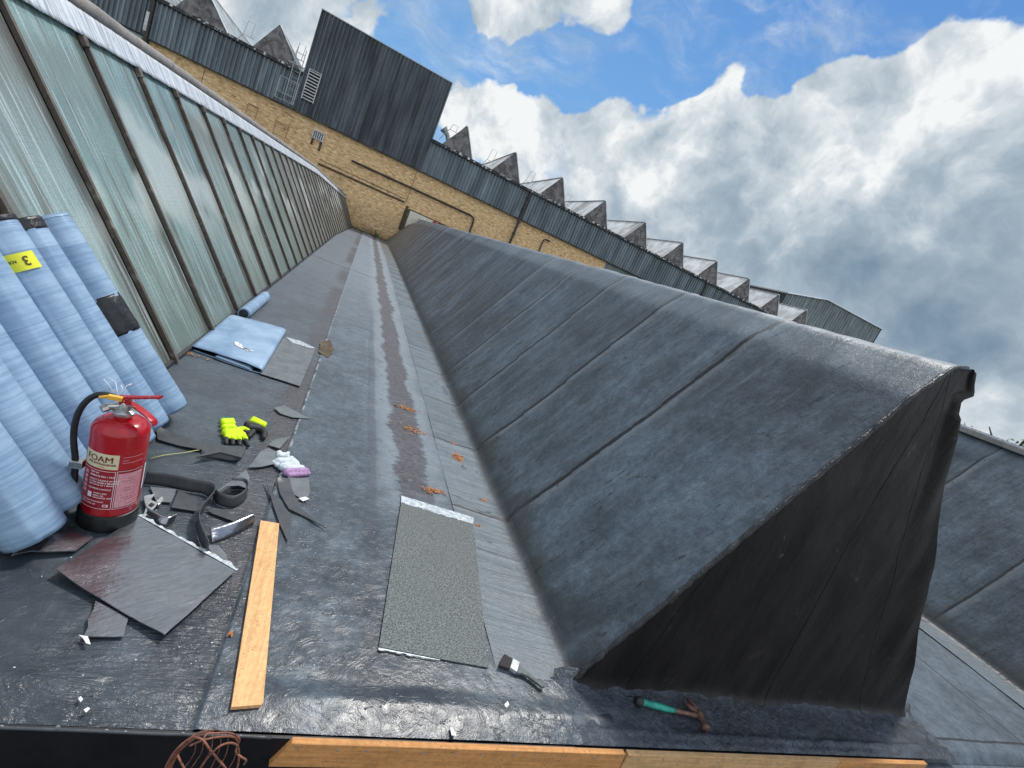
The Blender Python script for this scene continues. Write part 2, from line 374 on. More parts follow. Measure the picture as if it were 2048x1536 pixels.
def mk_gable(t):
    P, x, y, z = t.pos('w')
    n1 = t.noise(P, 2.2, 5, .6); n2 = t.noise(t.vm('MULTIPLY', P, (7, 7, 1.6)), 1.5, 5, .6); g = t.noise(P, 380, 2, .6)
    up = t.ss(t.add(z, t.mul(x, .35)), .9, 2.1)
    c = t.mix(t.ss(n2, .3, .7), (.0045, .0042, .0045), (.014, .0122, .0118))
    c = t.mix(t.mul(t.ss(t.noise(P, 5, 6, .75), .60, .72), .35), c, (.075, .066, .055))
    wob = t.mul(t.m('SUBTRACT', t.noise(P, 4, 4, .6), .5), .03)
    def seam(xa, za, xb, zb, w=.007):
        k = (xb - xa) / (zb - za); e = t.m('SUBTRACT', t.m('SUBTRACT', x, t.m('MULTIPLY_ADD', z, k, xa - za * k)), wob)
        return t.mul(t.ss(t.m('ABSOLUTE', e), w * .4, w, 1, 0), 1.0)
    s = t.m('MAXIMUM', seam(2.537, .11, 2.43, 1.3), t.mul(seam(1.665, .08, 1.74, .67, .005), .8))
    s = t.m('MAXIMUM', s, t.mul(seam(3.30, .1, 2.62, 1.4, .006), .5))
    c = t.mix(s, c, (.002, .002, .002)); c = t.mix(t.mul(t.ss(t.noise(P, 9, 4, .7), .66, .7), .4), c, (.10, .095, .09))
    return {'Base Color': c, 'Roughness': t.m('MULTIPLY_ADD', n1, .3, .38), 'Specular IOR Level': .28,
            'bump': [(n2, .45, .03), (s, .9, .012), (t.noise(P, 22, 5, .7), .3, .005), (g, .3, .002)]}
def mk_apron(t):
    P, x, y, z = t.pos('w')
    c, n1, n2, g, sp = felt_common(t, P, .95, (1.05, .98, 1.03))
    cr = t.noise(t.vm('MULTIPLY', P, (1, 1, 1)), 17, 6, .7, 2.2)
    am = t.ss(t.add(x, t.mul(n1, .5)), 1.55, 2.1); c = t.mix(t.mul(t.ss(cr, .42, .62, 1, 0), t.m('MULTIPLY_ADD', am, .75, .15)), c, t.mix(1.0, c, (.35, .35, .38), 'MULTIPLY'))
    c = t.mix(t.mul(t.ss(t.noise(P, 6, 4, .6), .52, .7), .5), c, (.05, .042, .05))
    return {'Base Color': c, 'Roughness': t.m('MULTIPLY_ADD', n2, .25, .16), 'Specular IOR Level': .85,
            'bump': [(cr, 1.0, .024), (t.noise(P, 50, 5, .7, 1.5), .7, .008), (g, .3, .002)]}
def mk_tar(t):
    P, x, y, z = t.pos('w'); n = t.noise(P, 40, 5, .7, 1)
    return {'Base Color': t.mix(n, (.010, .010, .011), (.05, .052, .056)), 'Roughness': .36, 'bump': [(n, .9, .01)]}
def mk_glass(t):
    P, x, y, z = t.pos('w')
    pq = t.m('DIVIDE', t.m('SUBTRACT', y, .235), .86); pane = t.m('FLOOR', pq); fr = t.m('FRACT', pq)
    cell = t.n('ShaderNodeTexWhiteNoise', {'W': pane}, noise_dimensions='1D').outputs[0]; cell2 = t.n('ShaderNodeTexWhiteNoise', {'W': t.add(pane, 40.3)}, noise_dimensions='1D').outputs[0]
    Q = t.xyz(t.mul(y, 9.0), t.mul(z, .55), t.mul(pane, 3.7))
    st = t.noise(Q, 1.6, 6, .62, .35); st2 = t.noise(t.xyz(t.mul(y, 26), t.mul(z, .8), pane), 1.5, 4, .6)
    f = t.noise(P, 120, 3, .75); gr = t.noise(P, 4.0, 5, .65)
    base = t.mix(gr, (.17, .285, .265), (.32, .46, .43))
    base = t.mix(t.mul(cell, .5), base, (.20, .33, .37)); base = t.mix(t.ss(cell2, .55, .9, 0.0, .45), base, (.42, .52, .48))
    base = t.mix(t.ss(f, .38, .62), t.mix(1.0, base, (.72, .76, .75), 'MULTIPLY'), base)
    dirt = t.m('MAXIMUM', t.mul(t.ss(st, .46, .66), .85), t.mul(t.ss(st2, .50, .72), .6))
    jag = t.noise(t.xyz(t.mul(y, 34), t.mul(z, 1.2), pane), 1.0, 4, .7)
    top = t.mul(t.ss(t.add(z, t.mul(jag, .34)), 1.74, 1.86, 1, 0), t.ss(t.add(z, t.mul(jag, .2)), .75, 1.72)); dirt = t.m('MAXIMUM', dirt, t.mul(top, t.m('MULTIPLY_ADD', cell2, .75, .05)))
    foot = t.ss(t.add(z, t.mul(gr, .30)), .85, .10); dirt = t.m('MAXIMUM', dirt, t.mul(foot, .62))
    older = t.ss(y, 6.0, 13.0); dirt = t.m('MAXIMUM', dirt, t.mul(older, t.m('MULTIPLY_ADD', st, .8, .55)))
    edge = t.m('MAXIMUM', t.ss(t.add(fr, t.mul(gr, .05)), .86, .91), t.ss(fr, .03, .07, 1, 0)); 
    c = t.mix(t.m('MINIMUM', dirt, 1.0), base, t.mix(gr, (.075, .074, .058), (.145, .138, .108)))
    c = t.mix(t.mul(edge, .80), c, (.060, .058, .045))
    scr = t.mul(t.ss(t.noise(t.xyz(t.mul(y, 38), t.mul(z, 1.3), pane), 1.0, 4, .6), .53, .66), .42); c = t.mix(scr, c, (.66, .75, .76)); c = t.mix(t.mul(t.mul(t.ss(t.noise(P, 1.1, 3, .5), .50, .62), t.band(z, .7, 1.5, .25)), .5), c, (.62, .66, .62))  # white scratches, then pale mid-height patches painting reflected light into the glass
    wy = t.m('ABSOLUTE', t.m('SUBTRACT', t.m('FRACT', t.mul(z, 40)), .5)); lines = t.ss(wy, .40, .5)
    c = t.mix(t.mul(t.mul(lines, t.ss(gr, .5, .58)), .22), c, (.07, .08, .075))
    return {'Base Color': c, 'Roughness': t.add(t.mul(dirt, .34), .13), 'Specular IOR Level': .8,
            'bump': [(st, .25, .012), (t.mul(lines, t.ss(gr, .5, .6)), .15, .003), (f, .5, .003)]}
def mk_bar(t):
    P, x, y, z = t.pos('w'); n = t.noise(P, 30, 5, .7); m = t.noise(P, 9, 4, .6)
    c = t.mix(n, (.035, .028, .022), (.15, .125, .10)); c = t.mix(t.ss(m, .55, .7), c, (.20, .18, .15))
    return {'Base Color': c, 'Roughness': .7, 'bump': [(n, .6, .006)]}
def mk_lead(t):
    P, x, y, z = t.pos('w'); st = t.noise(t.xyz(t.mul(y, 45), t.mul(z, 3), 0.0), 1.0, 4, .6); n = t.noise(P, 12, 5, .65)
    c = t.mix(t.ss(st, .35, .65), (.33, .36, .40), (.66, .70, .74)); c = t.mix(t.mul(t.ss(n, .58, .7), .6), c, (.10, .09, .085))
    return {'Base Color': c, 'Roughness': .5, 'Metallic': .15, 'bump': [(n, .3, .005)]}
def mk_ridge(t):
    P, x, y, z = t.pos('w'); n = t.noise(P, 14, 6, .68); m = t.noise(P, 3, 4, .6)
    c = t.mix(n, (.13, .12, .11), (.40, .37, .345)); c = t.mix(t.mul(t.ss(m, .5, .7), .5), c, (.07, .06, .05))
    return {'Base Color': c, 'Roughness': .85, 'bump': [(n, .6, .01)]}
def mk_brick(t):
    P, x, y, z = t.pos('w')
    q = t.xyz(x, z, 0.0)
    b = t.n('ShaderNodeTexBrick', {'Vector': q, 'Color1': (.74, .50, .26, 1), 'Color2': (.52, .33, .155, 1), 'Mortar': (.58, .44, .28, 1), 'Scale': 1.0,
             'Mortar Size': .006, 'Mortar Smooth': .3, 'Bias': -.15, 'Brick Width': .225, 'Row Height': .075})
    b.offset = .5
    n = t.noise(P, .7, 5, .65); n2 = t.noise(t.vm('MULTIPLY', P, (4.4, 1, 13)), 1.0, 2, .6)
    c = t.mix(t.ss(n2, .54, .66), b.outputs[0], (.88, .64, .37)); c = t.mix(t.ss(n2, .32, .44, 1, 0), c, (.36, .20, .085))
    c = t.mix(t.mul(t.ss(n, .52, .74), .4), c, (.27, .20, .11))
    c = t.mix(t.mul(t.ss(t.add(z, t.mul(n, -.8)), 3.6, 4.2), .35), c, (.20, .17, .10))
    c = t.mix(t.mul(t.ss(t.add(z, t.mul(n, .9)), .95, .35), .75), c, (.07, .055, .04))
    return {'Base Color': c, 'Roughness': .9, 'Specular IOR Level': .2, 'bump': [(b.outputs[1], -.3, .01), (t.noise(P, 60, 3, .6), .4, .006)]}
def mk_clad(col=(.075, .105, .135), rust=.0, streak=.5):
    def f(t):
        P, x, y, z = t.pos('w')
        sheet = t.n('ShaderNodeTexWhiteNoise', {'W': t.m('FLOOR', t.m('DIVIDE', x, .95))}, noise_dimensions='1D').outputs[0]
        st = t.noise(t.xyz(t.mul(x, 2.2), t.mul(z, .22), y), 1.3, 6, .65); n = t.noise(P, 3.0, 6, .65)
        d = tuple(k * .38 for k in col); l = tuple(min(1, k * 2.4) for k in col)
        c = t.mix(t.mul(t.ss(st, .34, .60, 1, 0), streak + .25), col, d); c = t.mix(t.mul(t.ss(st, .56, .78), streak), c, l)
        c = t.mix(t.mul(sheet, .22), c, d)
        c = t.mix(t.mul(t.ss(n, .62, .75), .4), c, (.12, .11, .10))
        return {'Base Color': c, 'Roughness': .55, 'Specular IOR Level': .4}
    return f
def mk_flat(col, rough=.6, var=.35, scale=14.0, metal=0.0, kind='o', bump=.25, spec=.5, dist=.003, alt=None):
    def f(t):
        P, x, y, z = t.pos(kind); n = t.noise(P, scale, 5, .65)
        a = tuple(k * (1 - var) for k in col); b = tuple(min(1, k * (1 + var)) for k in col)
        c = t.mix(t.ss(n, .3, .7), a, b)
        if alt: c = t.mix(t.mul(t.ss(t.noise(P, scale * .35, 5, .65), .52, .66), alt[3]), c, alt[:3])
        r = {'Base Color': c, 'Roughness': rough, 'Metallic': metal, 'Specular IOR Level': spec}
        if bump: r['bump'] = [(n, bump, dist)]
        return r
    return f
def mk_gritty(t):     # asphalt render of the factory roof gables
    P, x, y, z = t.pos('w'); n = t.noise(P, 2.2, 6, .7, 1.0); m = t.noise(P, 9, 5, .7)
    c = t.mix(t.ss(n, .38, .62), (.085, .080, .082), (.23, .215, .215)); c = t.mix(t.mul(t.ss(m, .56, .68), .6), c, (.36, .33, .30))
    return {'Base Color': c, 'Roughness': .85, 'bump': [(n, .5, .08), (m, .4, .02)]}
def mk_film(t):       # blue film on the felt rolls
    P, x, y, z = t.pos('o')
    rings = t.noise(t.xyz(t.mul(x, 1.6), t.mul(y, 1.6), t.mul(z, 60)), 1.0, 4, .6, .4); r2 = t.noise(t.xyz(t.mul(x, 2.5), t.mul(y, 2.5), t.mul(z, 9)), 1.0, 4, .6)
    fl = t.noise(P, 5, 3, .5)
    c = t.mix(t.ss(t.add(t.mul(rings, .45), t.mul(r2, .55)), .36, .64), (.18, .29, .43), (.33, .46, .61)); c = t.mix(t.mul(t.ss(fl, .5, .7), .4), c, (.42, .55, .70))
    spk = t.ss(t.vor(P, 26, 'F1'), .035, .055, 1, 0); c = t.mix(t.mul(spk, t.ss(t.noise(P, 7, 2, .5), .58, .64)), c, (.02, .025, .03))
    return {'Base Color': c, 'Roughness': .40, 'Specular IOR Level': .45, 'bump': [(rings, .35, .006), (r2, .35, .010), (t.noise(P, 14, 4, .6), .15, .006)]}
def mk_wood(col, dark, gv=(5, 90, 90)):
    def f(t):
        P, x, y, z = t.pos('w'); n = t.noise(P, 45, 5, .7); m = t.noise(P, 7, 5, .65); sp = t.ss(t.vor(P, 85, 'F1'), .12, .28, 1, 0)
        gr = t.noise(t.vm('MULTIPLY', P, gv), 1.0, 5, .6, .8); c = t.mix(t.ss(t.add(t.mul(n, .45), t.mul(gr, .55)), .36, .64), tuple(k * .76 for k in col), tuple(min(1, k * 1.14) for k in col)); c = t.mix(t.mul(t.ss(m, .52, .72), .45), c, dark)
        c = t.mix(t.mul(sp, t.mul(t.ss(t.noise(P, 12, 3, .6), .48, .6), .7)), c, tuple(k * .35 for k in dark))
        return {'Base Color': c, 'Roughness': .75, 'Specular IOR Level': .3, 'bump': [(n, .35, .002)]}
    return f
def mk_mineral(t):
    P, x, y, z = t.pos('w'); a = t.noise(P, 260, 2, .7); b = t.noise(P, 120, 3, .7)
    c = t.mix(t.ss(t.add(t.mul(a, .6), t.mul(b, .4)), .40, .60), (.035, .040, .040), (.235, .255, .245))
    c = t.mix(t.mul(t.noise(P, 3, 3, .6), .35), c, (.10, .115, .12))
    return {'Base Color': c, 'Roughness': .85, 'bump': [(a, .6, .002)]}
def mk_gloss(t):      # torched underside: glossy bitumen
    P, x, y, z = t.pos('w')
    w = t.noise(t.xyz(t.add(t.mul(x, 12), t.mul(y, 14)), t.add(t.mul(x, -60), t.mul(y, 75)), 0.0), 1.0, 4, .6, .6); n = t.noise(P, 6, 4, .6)
    return {'Base Color': t.mix(w, (.17, .172, .185), (.44, .45, .48)), 'Metallic': .92, 'Roughness': t.m('MULTIPLY_ADD', n, .20, .13), 'Specular IOR Level': .8, 'bump': [(w, .18, .003), (n, .30, .02)]}
def mk_strip(t):
    P, x, y, z = t.pos('w'); n = t.noise(P, 24, 4, .6); g = t.noise(P, 350, 2, .6)
    return {'Base Color': t.mix(n, (.030, .033, .036), (.085, .092, .10)), 'Roughness': .42, 'bump': [(n, .3, .004), (g, .2, .001)]}
def mk_red(t):
    P, x, y, z = t.pos('o'); n = t.noise(P, 9, 5, .7); s = scuffs(t, P, (14, 14, 40), 2.0, .012, .56); d = t.mul(t.ss(n, .56, .72), .16)
    c = t.mix(t.noise(P, 3, 3, .5), (.36, .004, .010), (.46, .008, .016)); c = t.mix(d, c, (.40, .30, .27)); c = t.mix(t.mul(s, .35), c, (.55, .25, .22))
    return {'Base Color': c, 'Roughness': t.m('MULTIPLY_ADD', n, .28, .10), 'Specular IOR Level': .6, 'bump': [(n, .05, .003)]}
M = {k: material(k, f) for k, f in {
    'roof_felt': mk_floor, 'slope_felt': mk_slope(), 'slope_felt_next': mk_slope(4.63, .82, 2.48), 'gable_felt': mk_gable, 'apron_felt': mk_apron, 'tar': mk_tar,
    'wired_glass': mk_glass, 'glazing_bar': mk_bar, 'lead': mk_lead, 'ridge_felt': mk_ridge, 'brick': mk_brick, 'cladding': mk_clad((.21, .255, .285)), 'tower_cladding': mk_clad((.115, .135, .155), streak=.8),
    'far_cladding': mk_clad((.22, .26, .28)), 'pale_sheet': mk_flat((.42, .50, .52), .5, .2, 1.5, kind='w'), 'dark_trim': mk_flat((.02, .022, .024), .6, .6, 6, kind='w', alt=(.14, .13, .12, .6)),
    'gritty': mk_gritty, 'old_sheet': mk_flat((.62, .62, .60), .8, .3, 1.2, kind='w', alt=(.15, .13, .11, .5)), 'ribbed_glazing': mk_flat((.36, .40, .41), .45, .3, 2, kind='w'),
    'pipe_dark': mk_flat((.035, .028, .026), .5, .5, 9, kind='w'), 'galvanised': mk_flat((.42, .45, .46), .45, .25, 20, .5), 'pale_paint': mk_flat((.62, .60, .50), .6, .12, 4, kind='w', alt=(.35, .31, .24, .3)),
    'red_paint': mk_flat((.35, .012, .012), .4, .2), 'black_gap': mk_flat((.006, .006, .007), .8, .3), 'louvre': mk_flat((.52, .53, .53), .5, .25, 8),
    'blue_film': mk_film, 'black_film': mk_flat((.014, .014, .016), .34, .5, 30, bump=.8, dist=.006), 'yellow_label': mk_flat((.78, .76, .03), .4, .1), 'label_ink': mk_flat((.06, .055, .01), .5, .3), 'label_ink_faint': mk_flat((.34, .34, .02), .5, .2),
    'extinguisher_red': mk_red, 'rubber': mk_flat((.012, .014, .014), .45, .4, 20), 'cream_label': mk_flat((.66, .60, .38), .5, .06, 9, bump=0),
    'label_red': mk_flat((.30, .012, .02), .4, .1, bump=0), 'print_pink': mk_flat((.66, .30, .34), .5, .2, 160, bump=0), 'print_white': mk_flat((.78, .70, .70), .5, .1, bump=0), 'print_dark': mk_flat((.18, .012, .01), .5, .1, bump=0),
    'steel': mk_flat((.55, .55, .53), .32, .25, 30, .85), 'pin_yellow': mk_flat((.80, .42, .04), .45, .15), 'paper_white': mk_flat((.75, .76, .76), .6, .1), 'plank': mk_wood((.76, .44, .20), (.50, .27, .11), (90, 5, 90)),
    'board_edge': mk_wood((.58, .28, .10), (.24, .11, .04)), 'board_edge_pale': mk_wood((.58, .36, .17), (.30, .17, .07)), 'mineral_felt': mk_mineral, 'foil_edge': mk_flat((.48, .53, .56), .4, .35, 40, .2, kind='w', bump=.6), 'gloss_bitumen': mk_gloss, 'strip_felt': mk_strip,
    'grey_felt': mk_flat((.135, .15, .16), .55, .2, 12, kind='w'), 'hi_vis': mk_flat((.62, .88, .0), .7, .12, 40), 'glove_black': mk_flat((.022, .021, .023), .62, .4, 60), 'glove_green': mk_flat((.0, .30, .10), .7, .2), 'glove_white': mk_flat((.62, .68, .70), .8, .22, 35),
    'glove_purple': mk_flat((.40, .24, .42), .8, .3, 90), 'hammer_grip': mk_flat((.02, .30, .22), .45, .35, 30, alt=(.02, .05, .05, .4)), 'rusty_steel': mk_flat((.20, .105, .075), .6, .35, 30, .35, alt=(.09, .045, .03, .6)),
    'bristle': mk_flat((.022, .018, .020), .8, .5, 90), 'ferrule': mk_flat((.40, .42, .44), .35, .35, 50, .7, alt=(.03, .03, .03, .5)), 'brush_handle': mk_flat((.10, .12, .12), .3, .3, 30, alt=(.02, .02, .02, .5)),
    'leaf_brown': mk_flat((.42, .17, .055), .8, .5, 60), 'leaf_green': mk_flat((.075, .14, .025), .7, .4, 4), 'wire_rust': mk_flat((.24, .095, .06), .75, .5, 50, .1, alt=(.12, .10, .09, .5)), 'fascia_black': mk_flat((.006, .0065, .009), .5, .4, 12, kind='w'),
    'nail': mk_flat((.34, .36, .37), .5, .2, 30, .4), 'cord': mk_flat((.50, .50, .20), .7, .2), 'ground_mat': mk_flat((.07, .085, .05), .9, .4, .05, kind='w', bump=0), 'bark': mk_flat((.09, .07, .05), .9, .4, 5),
    'dark_roof': mk_flat((.04, .042, .045), .8, .3, 3, kind='w'), 'wall_stain': mk_flat((.10, .075, .045), .9, .4, 6, kind='w'), 'green_panel': mk_flat((.16, .20, .19), .6, .25, 2, kind='w')}.items()}
# ------------------------------------------------------------------ ground, roof deck
YE = 1.145          # front edge of the roof
o = pymesh('ground', [(-900, -900, -8), (900, -900, -8), (900, 900, -8), (-900, 900, -8)], [(0, 1, 2, 3)], M['ground_mat']); tag(o, kind='structure')
def ax(a, b, d0, grow, y0):
    v = [a]
    while v[-1] < b: v.append(v[-1] + d0 + max(0, v[-1] - y0) * grow)
    v[-1] = b; return np.array(v)
def nz(x, y, s, o=0.0): return mn.noise(Vector((x * s + o, y * s - o, o * 1.7)))
ys = ax(YE, 30.2, .016, .02, 2.2)
def deck(name, x0, x1, dx, f, mat, kind=True):
    xs = np.arange(x0, x1 + 1e-6, dx)
    P = np.zeros((len(ys), len(xs), 3))
    for i, y in enumerate(ys):
        for j, x in enumerate(xs): P[i, j] = (x, y, f(x, y))
    o = grid(name, P, mat, flip=True)
    if kind: tag(o, kind='structure')
    return o
def hfloor(x, y):
    h = nz(x, y, 1.7) * .006 + nz(x, y, 7, 3) * .0022
    if y < 4: h += nz(x, y, 22, 5) * .0013
    k = max(0, 1 - abs(y - 1.25) / .07); h += .011 * k * (1 + .8 * nz(x, y, 4, 9))         # welted front edge
    if y < YE + .03: h -= .006 * (YE + .03 - y) / .03
    step = x + .006 * nz(x, y, 3, 2)
    if step > 0: h += .0065 * min(1, step / .006)
    return h
xsf = np.concatenate([np.arange(-1.0, -.02, .02), np.arange(-.02, .02, .004), np.arange(.02, 1.52, .02)])
P = np.zeros((len(ys), len(xsf), 3))
for i, y in enumerate(ys):
    for j, x in enumerate(xsf): P[i, j] = (x, y, hfloor(x, y))
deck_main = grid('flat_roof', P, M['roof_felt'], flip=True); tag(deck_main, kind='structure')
def hright(x, y):
    return nz(x, y, 1.3, 4) * .006 + nz(x, y, 9, 1) * .0015 - (.05 * max(0, 1 - abs(y - YE) / .05) if y < YE + .05 else 0)
def mk_right(t):
    Pp, x, y, z = t.pos('w'); c, n1, n2, g, sp = felt_common(t, Pp, .95, (1.05, 1.0, .98))
    wob = t.mul(t.m('SUBTRACT', t.noise(Pp, 4, 4, .6), .5), .03)
    s = t.gap(t.add(x, wob), 4.93, .012); s = t.m('MAXIMUM', s, t.gap(t.add(x, wob), 5.88, .012)); s = t.m('MAXIMUM', s, t.gap(t.add(y, wob), 1.27, .010))
    c = t.mix(t.mul(s, .9), c, (.015, .016, .018))
    return {'Base Color': c, 'Roughness': .7, 'Specular IOR Level': .35, 'bump': [(s, .5, .006), (t.noise(Pp, 25, 4, .7), .2, .004), (g, .35, .0018)]}
M['right_felt'] = material('right_felt', mk_right)
ys_full = ys; deck('valley_roof', 3.60, 6.2, .04, hright, M['right_felt'])
# roof block under the decks
b = MB(); b.box((-12, YE + .004, -8), (24, 30.0, -.05)); tag(b.build('roof_block', M['dark_roof']), kind='structure')
b = MB(); b.box((-12, -6, -8), (24, YE - .3, -1.3)); tag(b.build('lower_roof', M['dark_roof']), kind='structure')

# ------------------------------------------------------------------ felt covered saw-tooth bodies
SX = [1.02, 1.24, 1.365, 1.392, 1.41, 1.46, 1.60, 1.80, 2.02, 2.16, 2.262, 2.280, 2.345, 2.395, 2.50, 2.535]
SZ = [.010, .011, .014, .034, .085, .18, .43, .81, 1.225, 1.49, 1.690, 1.712, 1.800, 1.866, 1.893, 1.885]
def prof_pts(X, Z, n):
    P = np.stack([X, Z], 1); d = np.r_[0, np.cumsum(np.hypot(*np.diff(P, axis=0).T))]; u = np.linspace(0, d[-1], n)
    return np.interp(u, d, X), np.interp(u, d, Z)
def endbend(x, z, y, side):       # the bays sink and close in a little against the brick wall
    k = min(1, max(0, (y - 19.0) / 11.0)); return x - .13 * k * side - (.08 * k * z / 1.9) * side, z * (1 - .26 * k * k) if z > .05 else z
def felt_tooth(xo, mat, label, gable=True, lo=1.41, near=True):
    t = empty('felt_rooflight', (2.5 + xo, 1.41, 0)); tag(t, label, 'roof ridge')
    px, pz = prof_pts(SX, SZ, 84); yy = ax(lo, 30.0, .022 if near else .08, .02, 2.5)
    nx = np.gradient(pz); nzv = -np.gradient(px); L = np.hypot(nx, nzv); nx = -nx / L; nzv = -nzv / L
    P = np.zeros((len(yy), len(px), 3))
    for i, y in enumerate(yy):
        for j in range(len(px)):
            x, z = px[j], pz[j]
            s = y + .2 * (x - 1.39); q = (s - 2.58); fr = q - math.floor(q)
            up = z + .5 * x
            h = .013 * mn.noise(Vector((s * 2.2, up * .7, 1.0 + xo))) + .004 * mn.noise(Vector((s * 6, up * 1.6, 7.0)))
            h += (.007 * math.exp(-fr / .06) - .004 * math.exp(-(1 - fr) / .02)) * (s > 2.0)          # the lap of each sheet
            if z > 1.6: h += .006 * mn.noise(Vector((y * 5, x * 9, 3)))
            if y > 6: h *= .6
            if y < 2.6: h += .014 * mn.noise(Vector((y * 7, z * 5, 11))) * max(0, 1 - z / .7) * (2.6 - y) / 1.2
            if x < 1.3: h *= .25
            if y < lo + .02: h -= .004
            X, Z = endbend(x + nx[j] * h, z + nzv[j] * h, y, 1.0)
            P[i, j] = (X + xo, y, max(Z, .004) if j < 20 else Z)
    o = grid('felt_slope', P, mat, t, world=True); 
    # glazed side, looking right
    b = MB(); b.quad((2.54 + xo, lo + .01, 1.76), (3.78 + xo, lo + .01, 0), (3.78 + xo, 30, 0), (2.54 + xo, 30, 1.76)); b.build('glass_pane', M['wired_glass'], t, world=True)
    b = MB(); b.quad((2.535 + xo, lo, 1.885), (2.60 + xo, lo, 1.80), (2.60 + xo, 30, 1.80), (2.535 + xo, 30, 1.885)); b.quad((2.60 + xo, lo, 1.80), (2.54 + xo, lo, 1.757), (2.54 + xo, 30, 1.757), (2.60 + xo, 30, 1.80)); b.build('flashing', M['lead'], t, world=True)
    if gable:
        n = 120; m = 130; Q = np.zeros((n, m, 3))
        lz = np.array(SZ); lx = np.array(SX)
        zz = np.linspace(0, 1.893, n)
        for i, z in enumerate(zz):
            xl = np.interp(max(z, .02), lz[2:15], lx[2:15])
            xr = np.interp(z, [0, 1.758, 1.80, 1.893], [3.80, 2.545, 2.605, 2.50])
            xr = max(xr, xl + .001)
            for j in range(m):
                u = j / (m - 1); x = xl + (xr - xl) * u
                yv = lo + .012 * mn.noise(Vector((x * 2.2, z * 1.1, 5))) + .006 * mn.noise(Vector((x * 9, z * 4, 8)))
                yv -= .030 * math.exp(-z / .022)                                 # cove at the foot
                # hanging folds towards the upper right edge
                e = (1 - u); fold = math.exp(-((e - .0) / .16) ** 2) * min(1, z / .5) * (1 if z < 1.7 else .3)
                yv -= .010 * fold * (1 + .8 * math.sin(x * 26 + z * 9)); yv += .008 * math.exp(-((e - .22) / .08) ** 2) * min(1, z / .6)
                if u in (0,): yv = lo
                Q[i, j] = (x + xo, min(yv, lo + .01), z)
        grid('gable_end', Q, M['gable_felt'], t, world=True, flip=True)
        b = MB(); pts = []; rs = []
        for k in range(120):
            u = k / 119; z = .02 + u * 1.865; x = np.interp(z, lz[2:15], lx[2:15])
            pts.append((x + xo + .004 * mn.noise(Vector((z * 20, 0, 0))), lo + .004 + .006 * mn.noise(Vector((z * 30, 4, 0))), z)); rs.append(.011 + .005 * mn.noise(Vector((z * 22, 1, 9))))
        b.tube(pts, rs, 7)
        b.build('lap_joint', M['tar'], t, smooth=True, world=True)
    return t
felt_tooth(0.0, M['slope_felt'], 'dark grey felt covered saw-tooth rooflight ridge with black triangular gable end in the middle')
t3 = felt_tooth(4.63, M['slope_felt_next'], 'felt covered saw-tooth ridge seen at the right edge behind the black gable', near=False)
b = MB(); b.box((2.33 + 4.63, 1.41, 1.865), (2.47 + 4.63, 30, 1.93)); bevel(b.build('ridge_capping', M['ridge_felt'], t3, world=True), .01)
b = MB(); b.box((2.452 + 4.63, 1.40, 1.93), (2.475 + 4.63, 30, 1.955)); b.build('metal_edge', M['lead'], t3, world=True)

# apron in front of the gable with its cove and the drip welt
xs = np.arange(1.28, 3.86, .016); yv = np.arange(YE - .002, 1.45, .011); P = np.zeros((len(yv), len(xs), 3))
for i, y in enumerate(yv):
    for j, x in enumerate(xs):
        h = .010 + .010 * mn.noise(Vector((x * 6, y * 9, 2))) + .006 * mn.noise(Vector((x * 19, y * 22, 4)))
        w = .5 + .5 * min(1, max(0, (x - 2.4) / .8)); c = YE + .05 + .004 * mn.noise(Vector((x * 5, 0, 6)))
        h += .020 * w * math.exp(-((y - c) / .014) ** 2) * (1 + .5 * mn.noise(Vector((x * 8, 1, 1))))
        h += .05 * math.exp(-max(0, 1.43 - y) / .016)
        e = 1.33 + .05 * mn.noise(Vector((y * 14, 3, 3))); h = h - .02 * min(1, max(0, (e - x) / .04)) if x < e else max(h, .0102)
        if y < YE + .008: h = max(h - .012, .002)
        P[i, j] = (x, y, h)
ap = grid('apron_sheet', P, M['apron_felt'], flip=True); tag(ap, 'wrinkled shiny bitumen apron sheet along the foot of the black gable', 'felt sheet')

# ------------------------------------------------------------------ glazed saw-tooth on the left
tg = empty('glazed_rooflight', (-2.2, 1.41, 0)); tag(tg, 'long saw-tooth rooflight of pale green wired glass panes with dark bars', 'rooflight')
GX0, GX1, GZ1 = -.88, -2.117, 1.756
def gp(u, y, off=0.0):         # point on the glazing plane, u from foot to head
    nx, nzz = .8175, .5759
    x = GX0 + (GX1 - GX0) * u + nx * off; z = .012 + GZ1 * u + nzz * off
    k = min(1, max(0, (y - 20.5) / 9.5)); x += (.27 + .45 * u) * k; z *= 1 - .26 * k
    return (x, y, z)
bars = [3.675 + .86 * k for k in range(-2, 31)]; bars = [y for y in bars if y < 29.9]
edges = [1.41] + bars + [29.98]
for a, c in zip(edges[:-1], edges[1:]):
    if c - a < .1: continue
    b = MB(); n = 2
    b.V = [gp(0, a + .01), gp(0, c - .01), gp(1, c - .01), gp(1, a + .01), gp(0, a + .01, -.008), gp(0, c - .01, -.008), gp(1, c - .01, -.008), gp(1, a + .01, -.008)]
    b.F = [(0, 1, 2, 3), (7, 6, 5, 4), (0, 4, 5, 1), (2, 6, 7, 3)]
    b.build('glass_pane', M['wired_glass'], tg, world=True)
